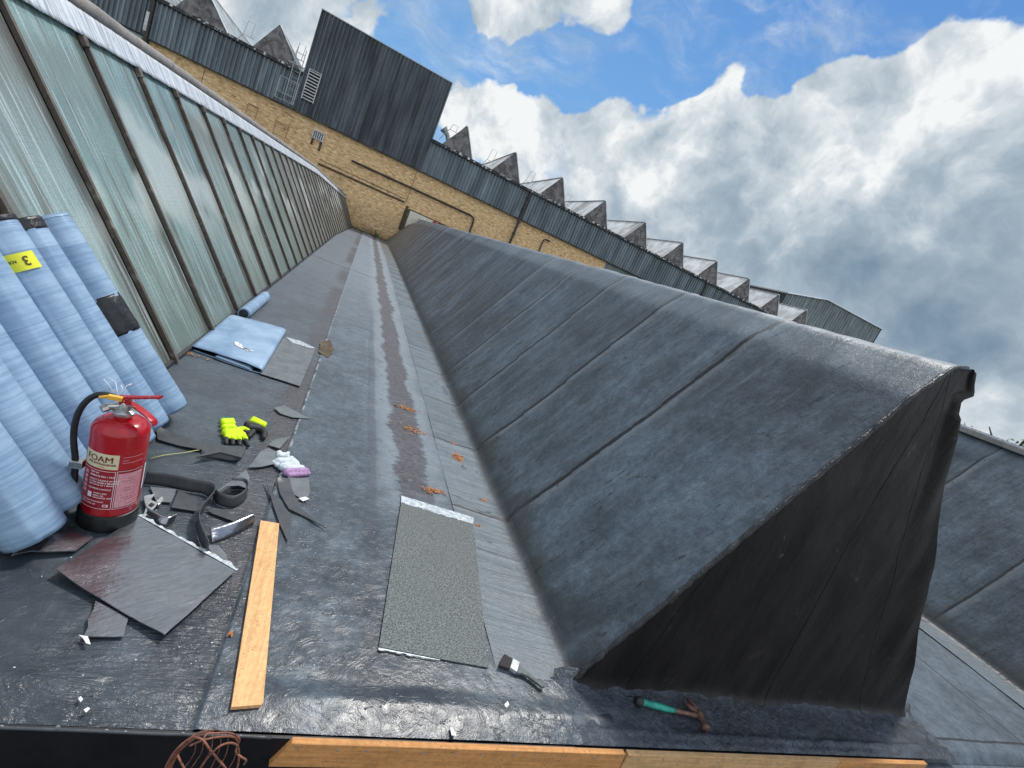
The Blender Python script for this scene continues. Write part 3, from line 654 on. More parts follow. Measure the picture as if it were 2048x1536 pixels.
for k, y in enumerate(bars + [1.43]):
    b = MB()
    for (ya, yb, h) in ((-.040, .036, .010), (-.034, -.028, .034), (-.010, -.005, .032), (.004, .034, .030)):
        V = [gp(-.006, y + ya, .001), gp(-.006, y + yb, .001), gp(-.006, y + yb, h), gp(-.006, y + ya, h), gp(.985, y + ya, .001), gp(.985, y + yb, .001), gp(.985, y + yb, h), gp(.985, y + ya, h)]
        s = len(b.V); b.V += V; b.F += [(s + i for i in q) for q in ((0, 1, 2, 3), (7, 6, 5, 4), (0, 4, 5, 1), (1, 5, 6, 2), (2, 6, 7, 3), (3, 7, 4, 0))]
    b.F = [tuple(f) for f in b.F]
    if y < 9:
        for i in range(7):
            p = Vector(gp(.07 + i * .14, y, .022)); q = Vector(gp(.07 + i * .14, y, .040)); b.tube([p, q], .006, 6) if False else None
    # rounded head dressed over the bar
    p = [gp(.955 + .015 * i, y, .012) for i in range(3)]; b.tube(p, [.030, .036, .036], 8)
    b.build('glazing_bar', M['glazing_bar'], tg, world=True)
# lead flashing at the head, scalloped over the bars
yy = ax(1.41, 29.98, .03, .012, 4); P = np.zeros((len(yy), 7, 3))
for i, y in enumerate(yy):
    d = min(abs(y - q) for q in bars); lift = .012 * math.exp(-(d / .045) ** 2)
    lo_u = .985 + .004 * nz(y, 0, 9)
    for j in range(7):
        u = lo_u + (1.075 - lo_u) * j / 6; P[i, j] = gp(u, y, .030 + lift * (1 - j / 7) + .003 * nz(y, j * .3, 12))
o = grid('lead_flashing', P, M['lead'], tg, world=True, flip=True)
s = o.modifiers.new('thick', 'SOLIDIFY'); s.thickness = .004; s.offset = -1
# rolled ridge capping
b = MB(); pts = []; rs = []
for y in ax(1.40, 30, .12, .01, 5):
    p = gp(1.105, y, .008); pts.append((p[0] + .006 * nz(y, 0, 2.2), y, p[2] + .008 * nz(y, 4, 1.7))); rs.append(.058 + .007 * nz(y, 2, 3.3))
b.tube(pts, rs, 12); b.build('ridge_capping', M['ridge_felt'], tg, smooth=True, world=True)
for i, y in enumerate(np.arange(1.6, 29, 2.4)):
    b = MB(); p = gp(1.105, y, .008); b.tube([(p[0], y - .02, p[2]), (p[0], y + .02, p[2])], [.060, .067], 12); b.build('capping_band', M['ridge_felt'], tg, smooth=True, world=True)
b = MB(); b.quad((-2.20, 1.41, 1.88), (-2.20, 30, 1.55), (-3.24, 30, 0), (-3.24, 1.41, 0)); b.build('felt_slope', M['slope_felt'], tg, world=True)
b = MB(); b.V = [(-.88, 1.415, -.02), (-3.24, 1.415, -.02), (-2.2, 1.415, 1.87), (-2.13, 1.415, 1.76)]; b.F = [(0, 1, 2, 3)]; b.build('gable_end', M['gable_felt'], tg, world=True)
# dark kerb at the foot of the glass
b = MB(); V = []
for y in ax(1.41, 29.98, .5, .03, 6):
    p = gp(0, y); V.append((p[0], y))
for (x0, y0), (x1, y1) in zip(V[:-1], V[1:]):
    s = len(b.V); b.V += [(x0 + .022, y0, -.01), (x1 + .022, y1, -.01), (x1 + .012, y1, .026), (x0 + .012, y0, .026), (x0 - .03, y0, .030), (x1 - .03, y1, .030)]
    b.F += [(s, s + 1, s + 2, s + 3), (s + 3, s + 2, s + 5, s + 4)]
b.build('foot_kerb', M['tar'], tg, world=True)

# ------------------------------------------------------------------ front fascia
fa = empty('fascia', (1.5, YE, 0)); tag(fa, 'black painted timber fascia under the front roof edge with galvanised nails', 'fascia')
b = MB(); b.box((-3.3, YE - .012, -.9), (3.5, YE - .001, -.006)); b.build('fascia_board', M['fascia_black'], fa, world=True)
b = MB(); b.box((3.5, YE - .02, -.9), (8, YE - .002, -.035)); b.build('felt_downturn', M['right_felt'], fa, world=True)
b = MB(); pts = [(x, YE - .012 + .002 * nz(x, 0, 6), -.004 + .003 * nz(x, 1, 3)) for x in np.arange(-1.2, .24, .03)]; b.tube(pts, .0045, 6); b.build('drip_edge', M['strip_felt'], fa, smooth=True, world=True)
for (px, py) in ((3, 1453), (116, 1454), (213, 1461), (251, 1464), (366, 1467), (481, 1472)):
    p = W(px, py, YE - .0125); b = MB(); b.lathe([(.0052, 0), (.0050, .0012), (.003, .0020)], 10, Matrix.Translation((p.x, YE - .0125, p.z)) @ Matrix.Rotation(rad(90), 4, 'X')); b.build('nail', M['nail'], fa, world=True)
def edge_board(x0, x1, mat, label, slant=0.0, seed=0):
    b = MB(); h = .090; r = random.Random(seed)
    V = [(x0, -h), (x1, -h), (x1 - slant, .004), (x0 + (.0 if seed else .04), .004)]
    b.V = [(x, YE - .034, z) for x, z in V] + [(x, YE - .0125, z) for x, z in V]; b.F = [(0, 1, 2, 3), (7, 6, 5, 4), (0, 4, 5, 1), (1, 5, 6, 2), (2, 6, 7, 3), (3, 7, 4, 0)]
    c = Vector(((x0 + x1) / 2, YE, -.04)); b.V = [tuple(Vector(v) - c) for v in b.V]
    root = empty('edge_board', c); tag(root, label, 'board', 'timber boards nailed along the front roof edge')
    bevel(b.build('board', mat, root), .0015, 1)
    x = x0 + .06
    while x < x1 - .03:
        b = MB(); b.lathe([(.0042, 0), (.004, .0012), (.002, .0018)], 8, Matrix.Translation((x - c.x, -.0345, -.014 + r.uniform(-.006, .004) - c.z)) @ Matrix.Rotation(rad(90), 4, 'X')); b.build('nail', M['nail'], root)
        x += r.uniform(.075, .13)
edge_board(.228, 1.505, M['board_edge'], 'longest orange brown edge board at the bottom, its left end cut at a slant', .012)
edge_board(1.508, 2.79, M['board_edge_pale'], 'paler middle edge board below the claw hammer', .0, 1)
edge_board(2.793, 3.52, M['board_edge'], 'short orange edge board at the right corner with a dark knot mark', .0, 2)
gt = MB(); gt.box((-3.3, .93, -.40), (3.5, 1.13, -.385)); gt.box((-3.3, .925, -.40), (3.5, .935, -.28)); tag(gt.build('gutter', M['fascia_black']), 'black box gutter hanging below the front roof edge', 'gutter')

# ------------------------------------------------------------------ the factory
YW = 30.0
fb = empty('factory_building', (0, YW, 0)); tag(fb, 'yellow brick factory wall with grey ribbed cladding band and saw-tooth roof behind', 'building')
def wbox(name, x0, x1, z0, z1, yf, yb, mat, parent=fb, bev=0):
    b = MB(); b.box((x0, yf, z0), (x1, yb, z1)); o = b.build(name, mat, parent, world=True)
    if bev: bevel(o, bev)
    return o
wbox('brick_wall', -11.35, 14.65, -8, 4.33, YW, YW + .3, M['brick'])
wbox('lower_wall', 14.66, 34, -8, 4.33, YW + .02, YW + .3, M['green_panel'])
wbox('white_panel', -16.5, -11.6, 1.5, 4.38, YW + .02, YW + .2, M['pale_sheet'])
wbox('brick_wall', -34, -16.6, -8, 4.33, YW + .01, YW + .3, M['brick'])
def corr(name, x0, x1, ztop, zbot, yf, mat, pitch=.19, depth=.085, parent=fb, closed=True):
    """trapezoid ribbed sheet; ztop may be a function"""
    xs = []; dy = []; x = x0
    while x < x1:
        for fx, d in ((0, 0), (.28, 0), (.42, 1), (.86, 1)):
            if x + fx * pitch < x1: xs.append(x + fx * pitch); dy.append(d)
        x += pitch
    xs.append(x1); dy.append(dy[-1]); V = []; F = []
    for x, d in zip(xs, dy):
        zt = ztop(x) if callable(ztop) else ztop; V += [(x, yf + d * depth, zbot), (x, yf + d * depth, zt)]
    for i in range(len(xs) - 1): F.append((2 * i, 2 * i + 2, 2 * i + 3, 2 * i + 1))
    return pymesh(name, V, F, mat, parent, world=True)
corr('cladding_band', -34, -11.55, 6.0, 4.40, YW - .12, M['cladding'])
corr('cladding_band', -11.36, -5.02, 6.0, 4.33, YW - .12, M['cladding'])
corr('cladding_band', 1.80, 34.5, 6.0, 4.33, YW - .12, M['cladding'])
wbox('drip_flashing', -34, -11.56, 4.35, 4.395, YW - .14, YW, M['dark_trim']); wbox('drip_flashing', -11.35, 34.5, 4.285, 4.328, YW - .19, YW - .002, M['dark_trim'])
wbox('parapet_backing', -34, 34.5, 4.33, 5.98, YW + .0, YW + .3, M['dark_trim'])
# parapet gutter, a little crooked and mossy
for xa, xb in ((-34, -5.02), (1.80, 34.6)):
    b = MB(); n = int((xb - xa) / .25); V = []
    for i in range(n + 1):
        x = xa + (xb - xa) * i / n; j = .02 * nz(x, 0, 3) + .015 * nz(x, 5, 9)
        V.append([(x, YW - .22, 5.96 + j), (x, YW - .22, 6.10 + j + .03 * abs(nz(x, 2, 6))), (x, YW - .05, 6.13 + j), (x, YW + .2, 6.10 + j), (x, YW - .06, 5.94 + j)])
    for q in V: b.V += q
    for i in range(n):
        for k in range(5): a = i * 5 + k; c = i * 5 + (k + 1) % 5; b.F.append((a, c, c + 5, a + 5))
    b.build('parapet_gutter', M['dark_trim'], fb, world=True)
wbox('main_roof', -34, 34, 5.9, 6.05, YW + .3, 62, M['dark_roof'])
# moss and loose debris along the parapet
b = MB()
for i in range(260):
    x = random.uniform(-11, 30)
    if -5.1 < x < 1.9: continue
    s = random.uniform(.02, .07); b.box((x, YW - .235, 6.02 + random.uniform(-.03, .09)), (x + s * 2, YW - .221, 6.03 + random.uniform(0, .09) + s * .3))
o = b.build('parapet_moss', M['old_sheet'], fb, world=True); o['kind'] = 'stuff'
# saw-tooth roof bays of the factory
def tooth(xa, l, r, h=7.54, yf=YW - .02, far=62, ribbed=False):
    b = MB(); x0, x1 = xa - l, xa + r
    b.V = [(x0, yf, 5.95), (x1, yf, 5.95), (x1 - .02, yf, 6.15), (xa + .05, yf, h - .02), (xa, yf, h), (xa - .05, yf, h - .04)]; b.F = [(0, 1, 2, 3, 4, 5)]
    g = b.build('roof_gable', M['gritty'], fb, world=True)
    b = MB(); b.quad((x0, yf + .001, 5.95), (xa, yf + .001, h + .012), (xa, far, h + .012), (x0, far, 5.95)); s = b.build('roof_slope', M['old_sheet'], g); s.matrix_parent_inverse = Matrix.Identity(4)
    b = MB()
    if ribbed:
        n = 60
        for i in range(n):
            ya = yf + i * (20 / n); yb = ya + .17
            for (da, db, of) in ((0, .17, .0), (.17, .333, .05)):
                b.quad((xa + of, ya + da, h), (x1 + of, ya + da, 5.95), (x1 + of, ya + db, 5.95), (xa + of, ya + db, h))
    else: b.quad((xa, yf + .001, h + .012), (x1, yf + .001, 5.95), (x1, far, 5.95), (xa, far, h + .012))
    s = b.build('roof_glazing', M['ribbed_glazing'], g)
    b = MB(); b.tube([(x1 + .012, yf - .02, 5.98), (x1, yf - .02, 6.15), (xa + .05, yf - .02, h + .005), (xa, yf - .02, h + .02), (xa - .05, yf - .02, h - .02)], .03, 6); b.build('verge_trim', M['lead'], g)
    b = MB(); b.tube([(xa, yf, h + .01), (xa, far, h + .01)], .05, 8); b.build('ridge_roll', M['ridge_felt'], g)
for i, xa in enumerate([3.32, 6.40, 9.60, 12.78, 16.0, 19.22, 22.38, 25.58, 28.70, 31.85]): tooth(xa, 1.05, .88)
for xa in (-6.56, -9.85, -13.0): tooth(xa, .95, 1.32, ribbed=True)
# tower
corr('tower_front', -5.02, 1.80, 9.08, 4.33, YW - .17, M['tower_cladding'], parent=fb)
b = MB(); b.quad((-5.02, YW - .14, 4.33), (-5.02, YW - .14, 9.08), (-5.02, YW + 6, 9.08), (-5.02, YW + 6, 4.33)); b.quad((1.80, YW - .14, 4.33), (1.80, YW + 6, 4.33), (1.80, YW + 6, 9.08), (1.80, YW - .14, 9.08)); b.quad((-5.02, YW + 6, 4.33), (-5.02, YW + 6, 9.08), (1.8, YW + 6, 9.08), (1.8, YW + 6, 4.33)); b.build('tower_side', M['tower_cladding'], fb, world=True)
wbox('tower_roof', -5.04, 1.82, 9.08, 9.12, YW - .16, YW + 6.02, M['lead'])
wbox('tower_trim', 1.775, 1.83, 6.05, 9.08, YW - .17, YW - .10, M['cladding'])
# louvre
lv = wbox('louvre', -4.78, -4.22, 4.98, 6.38, YW - .18, YW - .145, M['black_gap'])
for i in range(10):
    z = 5.03 + i * .143; b = MB(); b.V = [(-4.76, YW - .25, z), (-4.24, YW - .25, z), (-4.24, YW - .185, z + .02), (-4.76, YW - .185, z + .02), (-4.76, YW - .25, z - .045), (-4.24, YW - .25, z - .045)]; b.F = [(0, 1, 2, 3), (4, 5, 1, 0)]; b.build('louvre_blade', M['louvre'], lv)
b = MB(); b.box((-4.80, YW - .26, 4.96), (-4.76, YW - .19, 6.40)); b.box((-4.24, YW - .26, 4.96), (-4.20, YW - .19, 6.40)); b.box((-4.76, YW - .26, 6.37), (-4.24, YW - .19, 6.40)); b.build('louvre_frame', M['louvre'], lv)
# wall vent
vt = wbox('wall_vent', -3.86, -3.30, 3.46, 3.90, YW - .10, YW - .002, M['louvre'])
for i in range(5):
    b = MB(); b.box((-3.80 + i * .1, YW - .115, 3.50), (-3.76 + i * .1, YW - .101, 3.86)); b.build('vent_bar', M['dark_trim'], vt)
b = MB(); b.box((-3.84, YW - .012, 3.12), (-3.72, YW - .003, 3.44)); b.box((-3.42, YW - .012, 2.98), (-3.30, YW - .003, 3.44)); b.build('rust_stain', M['wall_stain'], fb, world=True)
# pipes
def pipe(name, pts, r, mat, y=YW - .12):
    b = MB(); b.tube([Vector((p[0], y, p[1])) for p in pts], r, 10); return smooth_by_angle(b.build(name, mat, fb, world=True), 60)
pp = pipe('drain_pipe', [(8.12, 6.0), (8.08, 4.3), (8.06, 2.0), (8.06, -2)], .075, M['pipe_dark'], YW - .2)
pipe('drain_pipe', [(22.4, 6.0), (22.4, 2.0)], .08, M['pipe_dark'], YW - .2)
pipe('soil_pipe', [(-11.45, 5.9), (-11.45, 2.0)], .10, M['pipe_dark'], YW - .22)
pipe('pipe_sleeve', [(-11.50, 5.35), (-11.50, 4.55)], .112, M['louvre'], YW - .22)
b = MB()
for z in (5.6, 4.9, 4.1, 3.4, 2.7): b.box((7.97, YW - .29, z), (8.2, YW - .1, z + .05))
b.build('pipe_bracket', M['pipe_dark'], fb, world=True)
pts = [(-1.70, 3.25), (1.5, 3.28), (5.25, 3.30), (5.48, 3.24), (5.55, 3.0), (5.58, 2.0)]
pipe('wall_pipe', pts, .055, M['pipe_dark'])
pipe('wall_pipe', [(10.06, 2.5), (10.0, 3.55), (10.03, 3.80), (10.12, 3.90), (10.45, 3.90)], .045, M['pipe_dark'])
pipe('wall_conduit', [(-3.2, 2.40), (1.55, 2.42)], .05, M['wall_stain'], YW - .03); pipe('wall_cable', [(-3.2, 2.62), (1.58, 2.60)], .012, M['pipe_dark'], YW - .02)
for (x0, z0, x1, z1) in ((-9.04, 4.26, -8.98, 2.9), (1.63, 4.26, 1.60, 2.35)):
    b = MB(); b.box((x0 - .012, YW - .006, z1), (x0 + .012, YW - .002, z0)); b.build('movement_joint', M['dark_trim'], fb, world=True)
# cream cabinet with red sounder
cb = wbox('wall_cabinet', 1.98, 3.62, .9, 2.15, YW - .32, YW - .01, M['pale_paint'], bev=.02)
b = MB(); b.box((1.86, YW - .33, .9), (1.975, YW - .02, 2.18)); b.box((1.7, YW - .012, .9), (1.86, YW - .004, 2.3)); b.build('cabinet_side', M['wall_stain'], fb, world=True)
b = MB(); b.box((1.9, YW - .34, 2.155), (4.6, YW - .02, 2.20)); b.build('cabinet_ledge', M['wall_stain'], fb, world=True)
b = MB(); b.lathe([(.13, 0), (.13, .05), (.10, .09), (.03, .11)], 16, Matrix.Translation((3.47, YW - .33, 2.02)) @ Matrix.Rotation(rad(90), 4, 'X')); b.build('alarm_bell', M['red_paint'], fb, world=True)
# rubble and old render at the foot of the wall
b = MB()
for i in range(90):
    x = random.uniform(-.75, 1.35); s = random.uniform(.02, .06); z = .0; b.box((x, YW - random.uniform(.02, .5), z), (x + s, YW - .02 + s, z + s * random.uniform(.4, 1.6)))
o = b.build('rubble_line', M['wall_stain']); tag(o, 'strip of dark rubble along the foot of the brick wall', 'rubble', kind='stuff')
# rusty ladder guard on the brick and the galvanised roof access ladder
lg = MB()
X0, X1 = -5.75, -4.95
def rod(mb, a, c, r=.014): mb.tube([Vector(a), Vector(c)], r, 5)
la = empty('access_ladder', (-5.3, YW, 4.3)); tag(la, 'galvanised access ladder with landing frame on the cladding left of the tower', 'ladder')
m1 = MB()
for x in (-5.50, -5.12): rod(m1, (x, YW - .3, 4.45), (x, YW - .3, 7.05), .02)
for i in range(9): rod(m1, (-5.50, YW - .3, 4.55 + i * .28), (-5.12, YW - .3, 4.55 + i * .28))
m1.build('ladder_rails', M['galvanised'], la, world=True)
m1 = MB()
for z in (4.45, 4.75, 5.45): rod(m1, (-5.85, YW - .55, z), (-5.0, YW - .55, z), .022); rod(m1, (-5.85, YW - .1, z), (-5.85, YW - .55, z), .022); rod(m1, (-5.0, YW - .1, z), (-5.0, YW - .55, z), .022)
for x in (-5.85, -5.0): rod(m1, (x, YW - .55, 4.45), (x, YW - .55, 5.45), .022)
for i in range(7): rod(m1, (-5.8 + i * .12, YW - .54, 4.76), (-5.8 + i * .12, YW - .54, 5.44), .008)
rod(m1, (-5.75, YW - .3, 6.25), (-4.95, YW - .3, 6.25), .035); m1.build('landing_frame', M['galvanised'], la, world=True)
lb = empty('wall_ladder', (-5.9, YW, 2.5)); tag(lb, 'thin rusty ladder frame fixed on the brick wall below the galvanised ladder', 'ladder')
m1 = MB()
for x in (-6.9, -6.45, -5.55, -4.95): rod(m1, (x, YW - .25, 1.8), (x, YW - .25, 3.62), .013)
for z in (2.2, 2.6, 3.0, 3.35, 3.6): rod(m1, (-6.9, YW - .25, z), (-6.45, YW - .25, z), .010); rod(m1, (-5.55, YW - .25, z - .15), (-4.95, YW - .25, z - .15), .010)
rod(m1, (-5.35, YW - .2, 4.0), (-4.9, YW - .2, 3.95), .016); rod(m1, (-6.9, YW - .25, 3.62), (-6.4, YW - .25, 3.62), .016); rod(m1, (-5.6, YW - .25, 3.45), (-4.85, YW - .25, 3.3), .016)
m1.build('ladder_frame', M['wire_rust'], lb, world=True)
# guard hoops standing in the valleys of the factory roof
def hoop(x, y, z, s, label, wide=.30, parent_label=None, group='guard hoops on the factory roof'):
    r = empty('guard_hoop', (x, y, z)); tag(r, label, 'guard rail', group)
    b = MB(); b.tube([(-wide / 2 - .08, 0, 0), (-wide / 2, 0, s), (wide / 2, 0, s), (wide / 2 - .04, 0, 0)], .014, 6); b.build('hoop', M['galvanised'], r)
    b = MB(); b.tube([(-.6, 0, -.75), (-.25, 0, -.02), (wide / 2 + .1, 0, -.02)], .02, 6); b.build('foot_bracket', M['galvanised'], r)
for (px, py, s, lab) in ((982, 322, .62, 'small galvanised guard hoop between the two saw-teeth nearest the tower'), (1059, 364, .60, 'small guard hoop left of the third saw-tooth after the tower'), (1133, 405, .5, 'thin guard hoop peeping out beside the fourth saw-tooth after the tower'),
                         (497, 72, .62, 'guard hoop standing above the ribbed light roof slope at the top left'), (598, 118, .7, 'guard hoop beside the left edge of the tall clad tower'), (908, 262, .3, 'small guard loop beside the flue cowl')):
    p = W(px, py, YW + .6); hoop(p.x, p.y, p.z, s, lab)
# flue cowl
p = W(893, 272, YW + 1.2); fl = empty('flue_cowl', p); tag(fl, 'grey metal flue cowl with flared mouth right of the tower', 'flue')
b = MB(); b.tube([(.25, 0, -.9), (.20, 0, -.25), (.05, 0, .05), (-.12, 0, .18)], [.11, .11, .13, .15], 14); smooth_by_angle(b.build('flue_pipe', M['galvanised'], fl))
b = MB(); b.tube([(-.10, 0, .16), (-.30, 0, .30)], [.15, .24], 14); smooth_by_angle(b.build('flared_mouth', M['galvanised'], fl))

# ------------------------------------------------------------------ clad building far right
cf = empty('clad_building', (70, 60, -8)); tag(cf, 'distant grey clad shed with a kinked roof line beyond the saw-teeth', 'building')
zt = lambda x: float(np.interp(x, [58.8, 66.5, 80.2], [14.35, 16.25, 16.45]))
corr('front_cladding', 58.8, 80.2, zt, -8, 60, M['far_cladding'], pitch=.55, depth=.12, parent=cf)
b = MB(); b.V = [(58.8, 60, 14.35), (66.5, 60, 16.25), (80.2, 60, 16.45), (80.2, 85, 16.45), (66.5, 85, 16.25), (58.8, 85, 14.35), (58.8, 60, -8), (58.8, 85, -8), (80.2, 60, -8), (80.2, 85, -8)]; b.F = [(0, 1, 4, 5), (1, 2, 3, 4), (0, 5, 7, 6), (2, 8, 9, 3)]; b.build('roof', M['dark_roof'], cf, world=True)
b = MB(); b.tube([(58.7, 59.9, 14.4), (66.5, 59.9, 16.32), (80.3, 59.9, 16.52)], .09, 6); b.build('verge_trim', M['lead'], cf, world=True)
b = MB(); b.tube([(80.3, 59.9, 15.0), (81.0, 59.9, 15.4), (82.2, 59.9, 15.3)], .05, 5); b.build('gutter_bracket', M['lead'], cf, world=True)

# ------------------------------------------------------------------ tree top at the right edge
def tree(px, py, dist, R, label):
    d = D(px, py); top = Vector((0, 0, HC)) + Vector(d) * dist
    base = Vector((top.x, top.y, -8)); r = empty('leafy_tree', base); tag(r, label, 'tree')
    H = top.z + 8; b = MB(); b.tube([(0, 0, 0), (.1, 0, H * .4), (0, .1, H * .75)], [.3, .22, .1], 8)
    ends = []
    for i in range(14):
        a = i * 2.4; z = H * (.45 + .035 * i); e = Vector((math.cos(a) * R * .6, math.sin(a) * R * .6, z + H * .15)); b.tube([(0, 0, z), e * .5 + Vector((0, 0, z * .5 + .2)), e], [.08, .05, .02], 5); ends.append(e)
    b.build('trunk', M['bark'], r)
    b = MB()
    for i in range(90):
        u = Vector((random.gauss(0, 1), random.gauss(0, 1), random.gauss(0, 1))).normalized() * (random.random() ** .4)
        c = Vector((u.x * R, u.y * R, H - R * .95 + u.z * R * .95))
        for k in range(70):
            q = c + Vector((random.gauss(0, .22), random.gauss(0, .22), random.gauss(0, .2))) * R * .45; s = random.uniform(.05, .11)
            a = Vector((random.gauss(0, 1), random.gauss(0, 1), random.gauss(0, 1))).normalized() * s; e = a.orthogonal().normalized() * s * .6
            b.quad(tuple(q - a), tuple(q + e), tuple(q + a), tuple(q - e))
    b.build('crown', M['leaf_green'], r)
tree(2052, 868, 26, 2.2, 'green leafy tree top peeping over the roof at the right edge')
# ------------------------------------------------------------------ rolls of felt leaning on the glass
def orient(B, T):
    d = (T - B); q = d.to_track_quat('Z', 'Y'); return q
def cyl_mesh(r, L, seed, k=56, n=64, flap=.8, r_end=.0):
    P = np.zeros((n + 3, k + 1, 3)); rr = random.Random(seed)
    for i in range(n + 3):
        ii = min(max(i - 1, 0), n); z = L * ii / n
        for j in range(k + 1):
            a = 2 * math.pi * j / k; sp = .004 * (((a - flap) / (2 * math.pi)) % 1.0)
            R = r - .004 + sp + .0014 * mn.noise(Vector((math.cos(a) * 2 + seed, math.sin(a) * 2, z * 7))) + .0009 * mn.noise(Vector((z * 45, seed, a)))
            if ii < 2 or ii > n - 2: R -= .0022
            if i == 0 or i == n + 2: R *= .5
            zz = z + (.002 * mn.noise(Vector((a * 2, seed, z))) if 0 < i < n + 2 else (.012 if i == 0 else -.012))
            P[i, j] = (R * math.cos(a), R * math.sin(a), zz)
    return P
def felt_roll(B, T, r, label, seed, group='blue wrapped felt rolls leaning on the glazing', bands=(), flap=.8):
    B = Vector(B); T = Vector(T); L = (T - B).length
    root = empty('felt_roll', B); root.rotation_mode = 'XYZ'; root.rotation_euler = orient(B, T).to_euler(); tag(root, label, 'felt roll', group)
    o = grid('roll', cyl_mesh(r, L, seed, flap=flap), M['blue_film'], root, flip=False)
    for z in (.010, L - .010):        # wound layers at both ends
        b = MB(); prof = []
        for k in range(5): prof += [(r * (.95 - .17 * k), z - .005), (r * (.95 - .17 * k) - .008, z + .006 * (1 if z > .5 else -1))]
        b.lathe(prof + [(.004, z)], 28); b.build('wound_end', M['black_film'], root)
    for z0, z1 in bands:
        P = cyl_mesh(r + .003, z1 - z0, seed + 9, n=14, flap=flap); P[..., 2] += z0; grid('wrap_band', P, M['black_film'], root)
    return root, L
spec = []
R = .091
labs = ['rightmost blue felt roll with a wide black wrap band round its middle', 'second blue felt roll from the right with a black rim at the top', 'blue felt roll with the yellow printed label near its top', 'plain blue felt roll just left of the one with the yellow label',
        'blue felt roll directly behind the fire extinguisher', 'blue felt roll left of the fire extinguisher hose', 'nearest blue felt roll standing at the lower left corner']
roots = []
for i, lab in enumerate(labs):
    yb = [2.865, 2.645, 2.445, 2.255, 2.10, 1.935, 1.755][i]; a = rad(49.5 + .7 * i); L = [1.05, 1.03, 1.04, 1.02, 1.03, 1.02, 1.04][i]; xb = [-.632, -.645, -.640, -.662, -.72, -.680, -.672][i]; zb = R * math.cos(a)
    B = (xb, yb, zb); T = (xb - math.cos(a) * L, yb - .005, zb + math.sin(a) * L)
    bands = [(.46, .655)] if i == 0 else [(L - .05, L + .001)] if i == 1 else [(L - .02, L + .001)] if i == 2 else []
    r, L = felt_roll(B, T, R - [0, .004, -.001, .002, .006, -.002, -.003][i], lab, i * 3 + 1, bands=bands, flap=[.3, 1.1, .5, .9, .2, 1.4, .7][i]); roots.append((r, L))
# yellow label on the third roll
def cyl_wrap(V, r, a0, z0, flip=1):     # flat (u, v) -> cylinder
    return [(r * math.cos(a0 + flip * v[0] / r), r * math.sin(a0 + flip * v[0] / r), z0 + v[1]) for v in V]
def local_angle(root, target):
    m = Matrix.LocRotScale(root.location, root.rotation_euler, None).inverted(); p = m @ Vector(target); return math.atan2(p.y, p.x)
r3, L3 = roots[2]; ca = local_angle(r3, (0, 0, 1.5))
def patch(name, root, r, ang0, w, z0, z1, mat, k=14):
    P = np.zeros((k + 1, 2, 3))
    for i in range(k + 1):
        a = ang0 - (w / 2 - w * i / k) / r
        P[i, 0] = (r * math.cos(a), r * math.sin(a), z0); P[i, 1] = (r * math.cos(a), r * math.sin(a), z1)
    return grid(name, P, mat, root)
LZ = L3 * .80
ca -= .10
lb_ = patch('label', r3, R + .0045, ca - .12, .20, LZ, LZ + .066, M['yellow_label'])
def ink(root, s, size, u, v, mat, r, a0, z0, rot=0.0, bold=0.0, flip=1, name='lettering'):
    V, F = text_mesh(s, size, bold); c, sn = math.cos(rot), math.sin(rot)
    V = [(u + x * c - y * sn, v + x * sn + y * c) for x, y, _ in V]
    return pymesh(name, cyl_wrap(V, r, a0, z0, flip), F, mat, root)
ink(lb_, '3', .050, .072, .050, M['label_ink'], R + .0056, ca - .12, LZ, math.pi, .0012)
ink(lb_, 'ROLL', .014, .030, .042, M['label_ink'], R + .0056, ca - .12, LZ, math.pi, .0005)
ink(lb_, '3', .058, .004, .056, M['label_ink_faint'], R + .0056, ca - .12, LZ, math.pi, .001)
ink(lb_, '2', .058, -.038, .056, M['label_ink_faint'], R + .0056, ca - .12, LZ, math.pi, .001)
patch('label_bar', lb_, R + .0056, ca - .12 - .055 / R, .05, LZ + .002, LZ + .022, M['label_ink'], 6)
# short roll lying on the deck
p0 = G(487, 628, .055); p1 = G(532, 592, .055); felt_roll(p0, p1, .058, 'short blue roll lying against the foot of the glazing', 71, group=None, flap=2.0)

